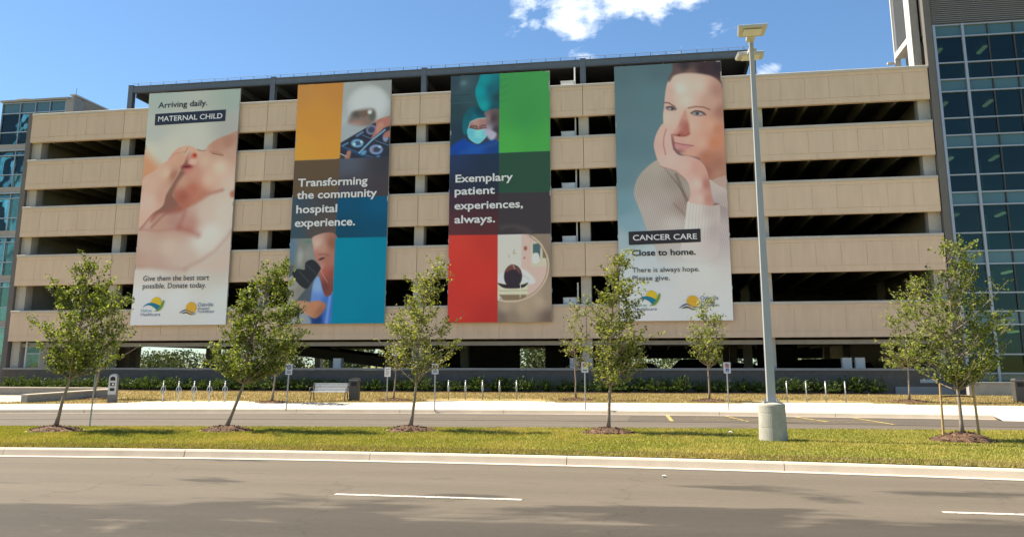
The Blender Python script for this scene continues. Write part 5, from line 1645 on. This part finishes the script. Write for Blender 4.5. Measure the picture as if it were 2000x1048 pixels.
    p.line([a for a in arc if a[0] > 496], 13, (190, 168, 140), 4).line([(600 + 308 * math.cos(a), 545 + 286 * math.sin(a)) for a in th if 600 + 308 * math.cos(a) > 498], 4, (116, 96, 80), 3)
    arc2 = [(600 + 318 * math.cos(a), 545 + 330 * math.sin(a)) for a in np.linspace(-2.0, -.95, 16)]
    p.line([a for a in arc2 if a[0] > 510 and a[1] < 274], 40, (78, 70, 70), 26, .8).line([(560, 240), (640, 230)], 10, (52, 46, 48), 10, .7)


def paint_woman(p):
    p.frame(*FG).grad([((80, 100), (84, 104, 110)), ((400, 80), (82, 102, 108)), ((100, 350), (90, 112, 118)), ((350, 300), (90, 116, 122)), ((100, 650), (90, 114, 122)), ((280, 650), (92, 116, 124)), ((100, 900), (98, 122, 130)),
                       ((100, 1150), (108, 138, 148)), ((150, 1280), (124, 150, 160)), ((90, 1420), (150, 164, 168)), ((300, 1600), (184, 188, 188)), ((200, 1750), (194, 194, 190)), ((800, 1750), (198, 194, 188)), ((500, 1980), (200, 198, 194)), ((900, 1980), (198, 196, 192)), ((850, 1500), (186, 176, 170))])
    # jumper
    jsh = [((350, 820), (168, 152, 140)), ((260, 950), (160, 146, 134)), ((500, 960), (150, 134, 122)), ((420, 1100), (166, 150, 142)), ((300, 1180), (172, 158, 150)), ((560, 1150), (152, 130, 120)), ((500, 1300), (184, 172, 164)), ((750, 1350), (190, 178, 170)), ((880, 1150), (156, 136, 134)), ((860, 1400), (174, 158, 156)), ((850, 980), (190, 174, 164))]
    p.poly([(392, 778), (300, 832), (222, 915), (188, 1010), (192, 1080), (240, 1200), (275, 1310), (350, 1480), (420, 1640), (960, 1640), (960, 1050), (930, 925), (790, 945), (640, 1000), (560, 900), (430, 840)], None, 6, 1, True, jsh)
    # knit rows, part of the print
    kn = (np.sin(p.x * 46 + p.y * 16) * np.sin(p.y * 30 - p.x * 12))
    jm = p.edge(p.sdf(Print.smooth(np.array([p.pt(q) for q in [(392, 778), (300, 832), (222, 915), (188, 1010), (192, 1080), (240, 1200), (275, 1310), (350, 1480), (960, 1480), (960, 1050), (930, 925), (790, 945), (640, 1000), (560, 900), (430, 840)]]))), 6)
    p.c += (kn * 22 * jm)[..., None]
    for k in range(5):
        p.line([(430 + 22 * k, 850 + 26 * k), (520 + 20 * k, 960 + 30 * k), (575 + 10 * k, 1040 + 40 * k)], 5, (112, 92, 84), 6, .45)
    p.line([(520, 900), (560, 1000), (600, 1090), (640, 1180)], 14, (100, 80, 74), 14, .7).line([(500, 1130), (560, 1190), (600, 1240)], 10, (126, 96, 90), 12, .6)
    # head
    p.poly([(505, 112), (600, 70), (740, 60), (960, 60), (960, 940), (790, 946), (740, 850), (690, 775), (580, 752), (520, 690), (490, 600), (432, 520), (424, 440), (432, 380), (436, 330), (452, 220), (474, 165)], None, 5, 1, True,
           [((560, 240), (218, 192, 178)), ((480, 260), (196, 162, 148)), ((700, 220), (210, 178, 162)), ((860, 260), (170, 124, 110)), ((880, 420), (158, 108, 94)), ((800, 350), (190, 146, 130)), ((600, 330), (214, 184, 168)), ((460, 340), (198, 160, 146)), ((460, 460), (210, 176, 160)), ((520, 480), (208, 170, 154)), ((660, 520), (206, 164, 146)), ((780, 520), (202, 152, 130)), ((860, 560), (186, 122, 96)), ((830, 660), (192, 122, 92)), ((720, 660), (206, 156, 136)), ((620, 620), (204, 158, 142)), ((560, 640), (200, 152, 138)), ((640, 720), (198, 146, 128)), ((760, 770), (170, 108, 86)), ((840, 820), (160, 106, 88)), ((860, 910), (168, 120, 100)), ((760, 880), (150, 96, 82))])
    p.poly([(556, 20), (980, 0), (980, 330), (900, 260), (880, 200), (820, 150), (740, 128), (640, 118), (560, 122), (508, 140), (478, 180), (470, 160), (500, 100)], None, 13, 1, True, [((600, 60), (56, 48, 54)), ((540, 110), (98, 76, 74)), ((740, 80), (62, 46, 50)), ((870, 80), (52, 42, 50)), ((640, 116), (116, 88, 80)), ((870, 220), (96, 66, 62))])
    # features
    p.poly([(600, 400), (618, 470), (632, 560), (620, 600), (560, 604), (510, 585), (540, 520), (575, 440)], None, 16, .9, True, [((600, 440), (186, 134, 118)), ((610, 540), (164, 92, 82)), ((560, 590), (156, 80, 72)), ((530, 560), (196, 142, 130))])
    p.line([(500, 590), (545, 602), (600, 600), (630, 580)], 8, (140, 72, 64), 6).ell((548, 594), 10, 6, (104, 50, 46), 4)
    p.line([(432, 342), (470, 345), (516, 374)], 8, (104, 68, 58), 5).line([(622, 388), (680, 378), (740, 382), (790, 402)], 10, (136, 92, 78), 7)
    p.ell((488, 388), 40, 19, (116, 92, 90), 7, 1, .15).ell((492, 392), 26, 9, (164, 158, 158), 4, 1, .1).ell((497, 391), 13, 12, (84, 98, 108), 3).ell((497, 391), 6, 6, (40, 40, 46), 2).line([(450, 378), (485, 374), (525, 396)], 6, (62, 44, 42), 3)
    p.ell((700, 430), 54, 21, (128, 98, 92), 7, 1, .12).ell((698, 433), 36, 10, (166, 160, 160), 4, 1, .12).ell((692, 430), 16, 14, (84, 100, 108), 3).ell((692, 430), 7, 7, (40, 40, 46), 2).line([(642, 428), (680, 408), (725, 416), (758, 444)], 7, (66, 46, 42), 3)
    p.poly([(500, 648), (540, 655), (590, 662), (660, 678), (620, 700), (560, 710), (520, 695)], (190, 128, 126), 6).line([(500, 650), (570, 668), (660, 680)], 5, (132, 76, 74), 4).ell((535, 722), 40, 14, (130, 78, 76), 16, .8)
    # hand and forearm
    p.poly([(496, 590), (512, 660), (516, 700), (560, 745), (700, 775), (680, 800), (520, 770), (480, 690)], (128, 76, 72), 10, .75)
    p.poly([(348, 668), (362, 600), (392, 540), (424, 502), (452, 524), (470, 540), (490, 585), (500, 690), (540, 748), (620, 760), (700, 790), (752, 850), (778, 930), (800, 1060), (806, 1200), (620, 1150), (632, 1060), (610, 960), (520, 880), (410, 836), (374, 780), (356, 720)], None, 4, 1, True,
           [((400, 580), (208, 164, 150)), ((375, 680), (202, 158, 146)), ((470, 620), (210, 166, 154)), ((470, 780), (208, 170, 158)), ((580, 830), (206, 166, 152)), ((690, 850), (196, 146, 132)), ((690, 980), (210, 176, 162)), ((760, 980), (170, 112, 100)), ((700, 1100), (206, 170, 158)), ((780, 1100), (176, 124, 112))])
    p.line([(446, 548), (428, 610), (424, 670), (440, 745)], 7, (170, 104, 96), 7).line([(486, 588), (492, 650), (505, 712)], 6, (150, 84, 80), 5).line([(400, 836), (520, 872), (600, 950)], 6, (150, 108, 98), 7, .7)
    # cuff and sleeve
    p.poly([(608, 1115), (640, 1128), (760, 1148), (820, 1152), (858, 1150), (866, 1240), (862, 1380), (820, 1560), (560, 1560), (580, 1330), (596, 1200)], None, 4, 1, True, [((660, 1180), (202, 190, 180)), ((800, 1190), (180, 162, 154)), ((700, 1300), (198, 186, 178)), ((820, 1350), (176, 158, 154)), ((640, 1320), (204, 194, 186))])
    for k in range(9):
        p.line([(630 + 26 * k, 1132 + 4 * k), (618 + 26 * k, 1250), (606 + 26 * k, 1420)], 4, (164, 148, 140), 4, .55)
    p.line([(820, 1140), (858, 1136)], 10, (96, 66, 62), 6, .8)
    p.poly([(795, 960), (960, 930), (960, 1150), (870, 1150), (812, 1090)], (180, 162, 154), 5, .6)
    # the print fades to plain grey towards its foot
    f = np.clip((p.y - p.pt((500, 1400))[1]) / (p.pt((500, 1660))[1] - p.pt((500, 1400))[1]), 0, 1)
    f = f * f * (3 - 2 * f)
    tgt = p.field([((200, 1450), (168, 178, 182)), ((200, 1650), (188, 190, 190)), ((850, 1500), (190, 178, 172)), ((700, 1700), (198, 194, 188)), ((300, 2000), (200, 198, 194)), ((900, 2000), (198, 196, 192))])
    p.c = p.c * (1 - f[..., None]) + tgt * f[..., None]


def care_logo(fr, x, y, s):
    """sun over a swoosh and a leaf stroke; (x, y) left end of the swoosh"""
    q = lambda a, b: (x + a * s, y + b * s)
    sun_ = bdisc(fr, q(118, -36), 42 * s, 'sun', 'logo_sun')
    bpoly(fr, [q(0, 8), q(30, -22), q(75, -36), q(118, -26), q(160, 0), q(132, 34), q(95, 2), q(55, -14), q(25, -8)], 'teal', 'logo_wave', True, sun_, -.003)
    bpoly(fr, [q(182, -58), q(188, -40), q(168, 10), q(140, 36), q(100, 40), q(130, 24), q(154, -10), q(172, -46)], 'green', 'logo_leaf', True, sun_, -.006)


def sun_logo(fr, x, y, s):
    q = lambda a, b: (x + a * s, y + b * s)
    sun_ = bdisc(fr, q(104, -50), 42 * s, 'orange', 'logo_sun')
    bpoly(fr, [q(0, 0), q(30, -26), q(62, -34), q(100, -18), q(146, -2), q(112, -6), q(70, -24), q(40, -20)], 'blue', 'logo_wave', True, sun_, -.003)
    bpoly(fr, [q(22, 2), q(45, -12), q(70, -12), q(100, 4), q(146, 8), q(104, 12), q(70, -2), q(45, -2)], 'navy', 'logo_wave', True, sun_, -.006)


ZB, ZT = 4.20, 18.37
banner('tall banner of a sleeping newborn baby reading Maternal Child, leftmost', [(295, 181), (468, 174), (443, 634), (256, 635)], -30.72, -24.70, ZB, ZT, paint_baby)
bt(FA, 'Arriving daily.', 312, 722, 206, 48, 'navy', .014)
bpoly(FA, [(288, 262), (878, 234), (872, 330), (283, 358)], 'navy', 'title_box', False, None, .006)
bt(FA, 'MATERNAL CHILD', 312, 848, 316, 42, 'white', .012)
bt(FB, 'Give them the best start', 183, 745, 636, 40, 'grey', .006)
bt(FB, 'possible. Donate today.', 180, 720, 702, 40, 'grey', .006)
care_logo(FB, 178, 864, 1.0)
bt(FB, 'Halton', 165, 258, 910, 24, 'lteal')
bt(FB, 'Healthcare', 163, 328, 944, 24, 'blue')
sun_logo(FB, 490, 924, 1.0)
bt(FB, 'Oakville', 652, 782, 862, 28, 'blue')
bt(FB, 'Hospital', 652, 748, 892, 22, 'blue')
bt(FB, 'Foundation', 652, 790, 918, 22, 'blue')

banner('tall banner with orange and teal squares reading Transforming the community hospital experience', [(581, 167), (763, 159), (752, 631), (564, 632)], -20.98, -15.18, ZB, ZT, paint_scan)
bt(FC, 'Transforming', 145, 735, 940, 66, 'white', .022)
bt(FC, 'the community', 137, 815, 1045, 66, 'white', .022)
bt(FD, 'hospital', 133, 480, 100, 66, 'white', .022)
bt(FD, 'experience.', 122, 632, 214, 66, 'white', .022)

banner('tall banner with green and red squares reading Exemplary patient experiences, always', [(881, 150), (1073, 141), (1076, 627), (876, 628)], -11.56, -5.80, ZB, ZT, paint_surgery)
bt(FE, 'Exemplary', 133, 620, 966, 66, 'white', .022)
bt(FP, 'patient', 889, 967, 381, 15.2, 'white', .022)
bt(FF, 'experiences,', 125, 705, 60, 66, 'white', .022)
bt(FF, 'always.', 125, 470, 180, 66, 'white', .022)

banner('tall banner of a thoughtful woman in a beige jumper reading Cancer Care, rightmost', [(1202, 130), (1408, 122), (1429, 627), (1205, 625)], -2.12, 3.72, ZB, ZT, paint_woman)
bpoly(FH, [(138, 297), (708, 282), (710, 388), (140, 402)], 'box', 'title_box', False, None, .006)
bt(FH, 'CANCER CARE', 172, 680, 365, 44, 'white', .012)
bt(FH, 'Close to home.', 163, 668, 488, 48, 'black', .02)
bt(FH, 'There is always hope.', 163, 697, 620, 38, 'grey', .006)
bt(FH, 'Please give.', 163, 460, 686, 38, 'grey', .006)
care_logo(FH, 192, 848, 1.02)
bt(FH, 'Halton', 180, 275, 894, 24, 'lteal')
bt(FH, 'Healthcare', 178, 353, 926, 24, 'blue')
sun_logo(FH, 528, 914, 1.08)
bt(FH, 'Oakville', 702, 846, 848, 30, 'blue')
bt(FH, 'Hospital', 706, 816, 876, 23, 'blue')
bt(FH, 'Foundation', 706, 852, 902, 22, 'blue')
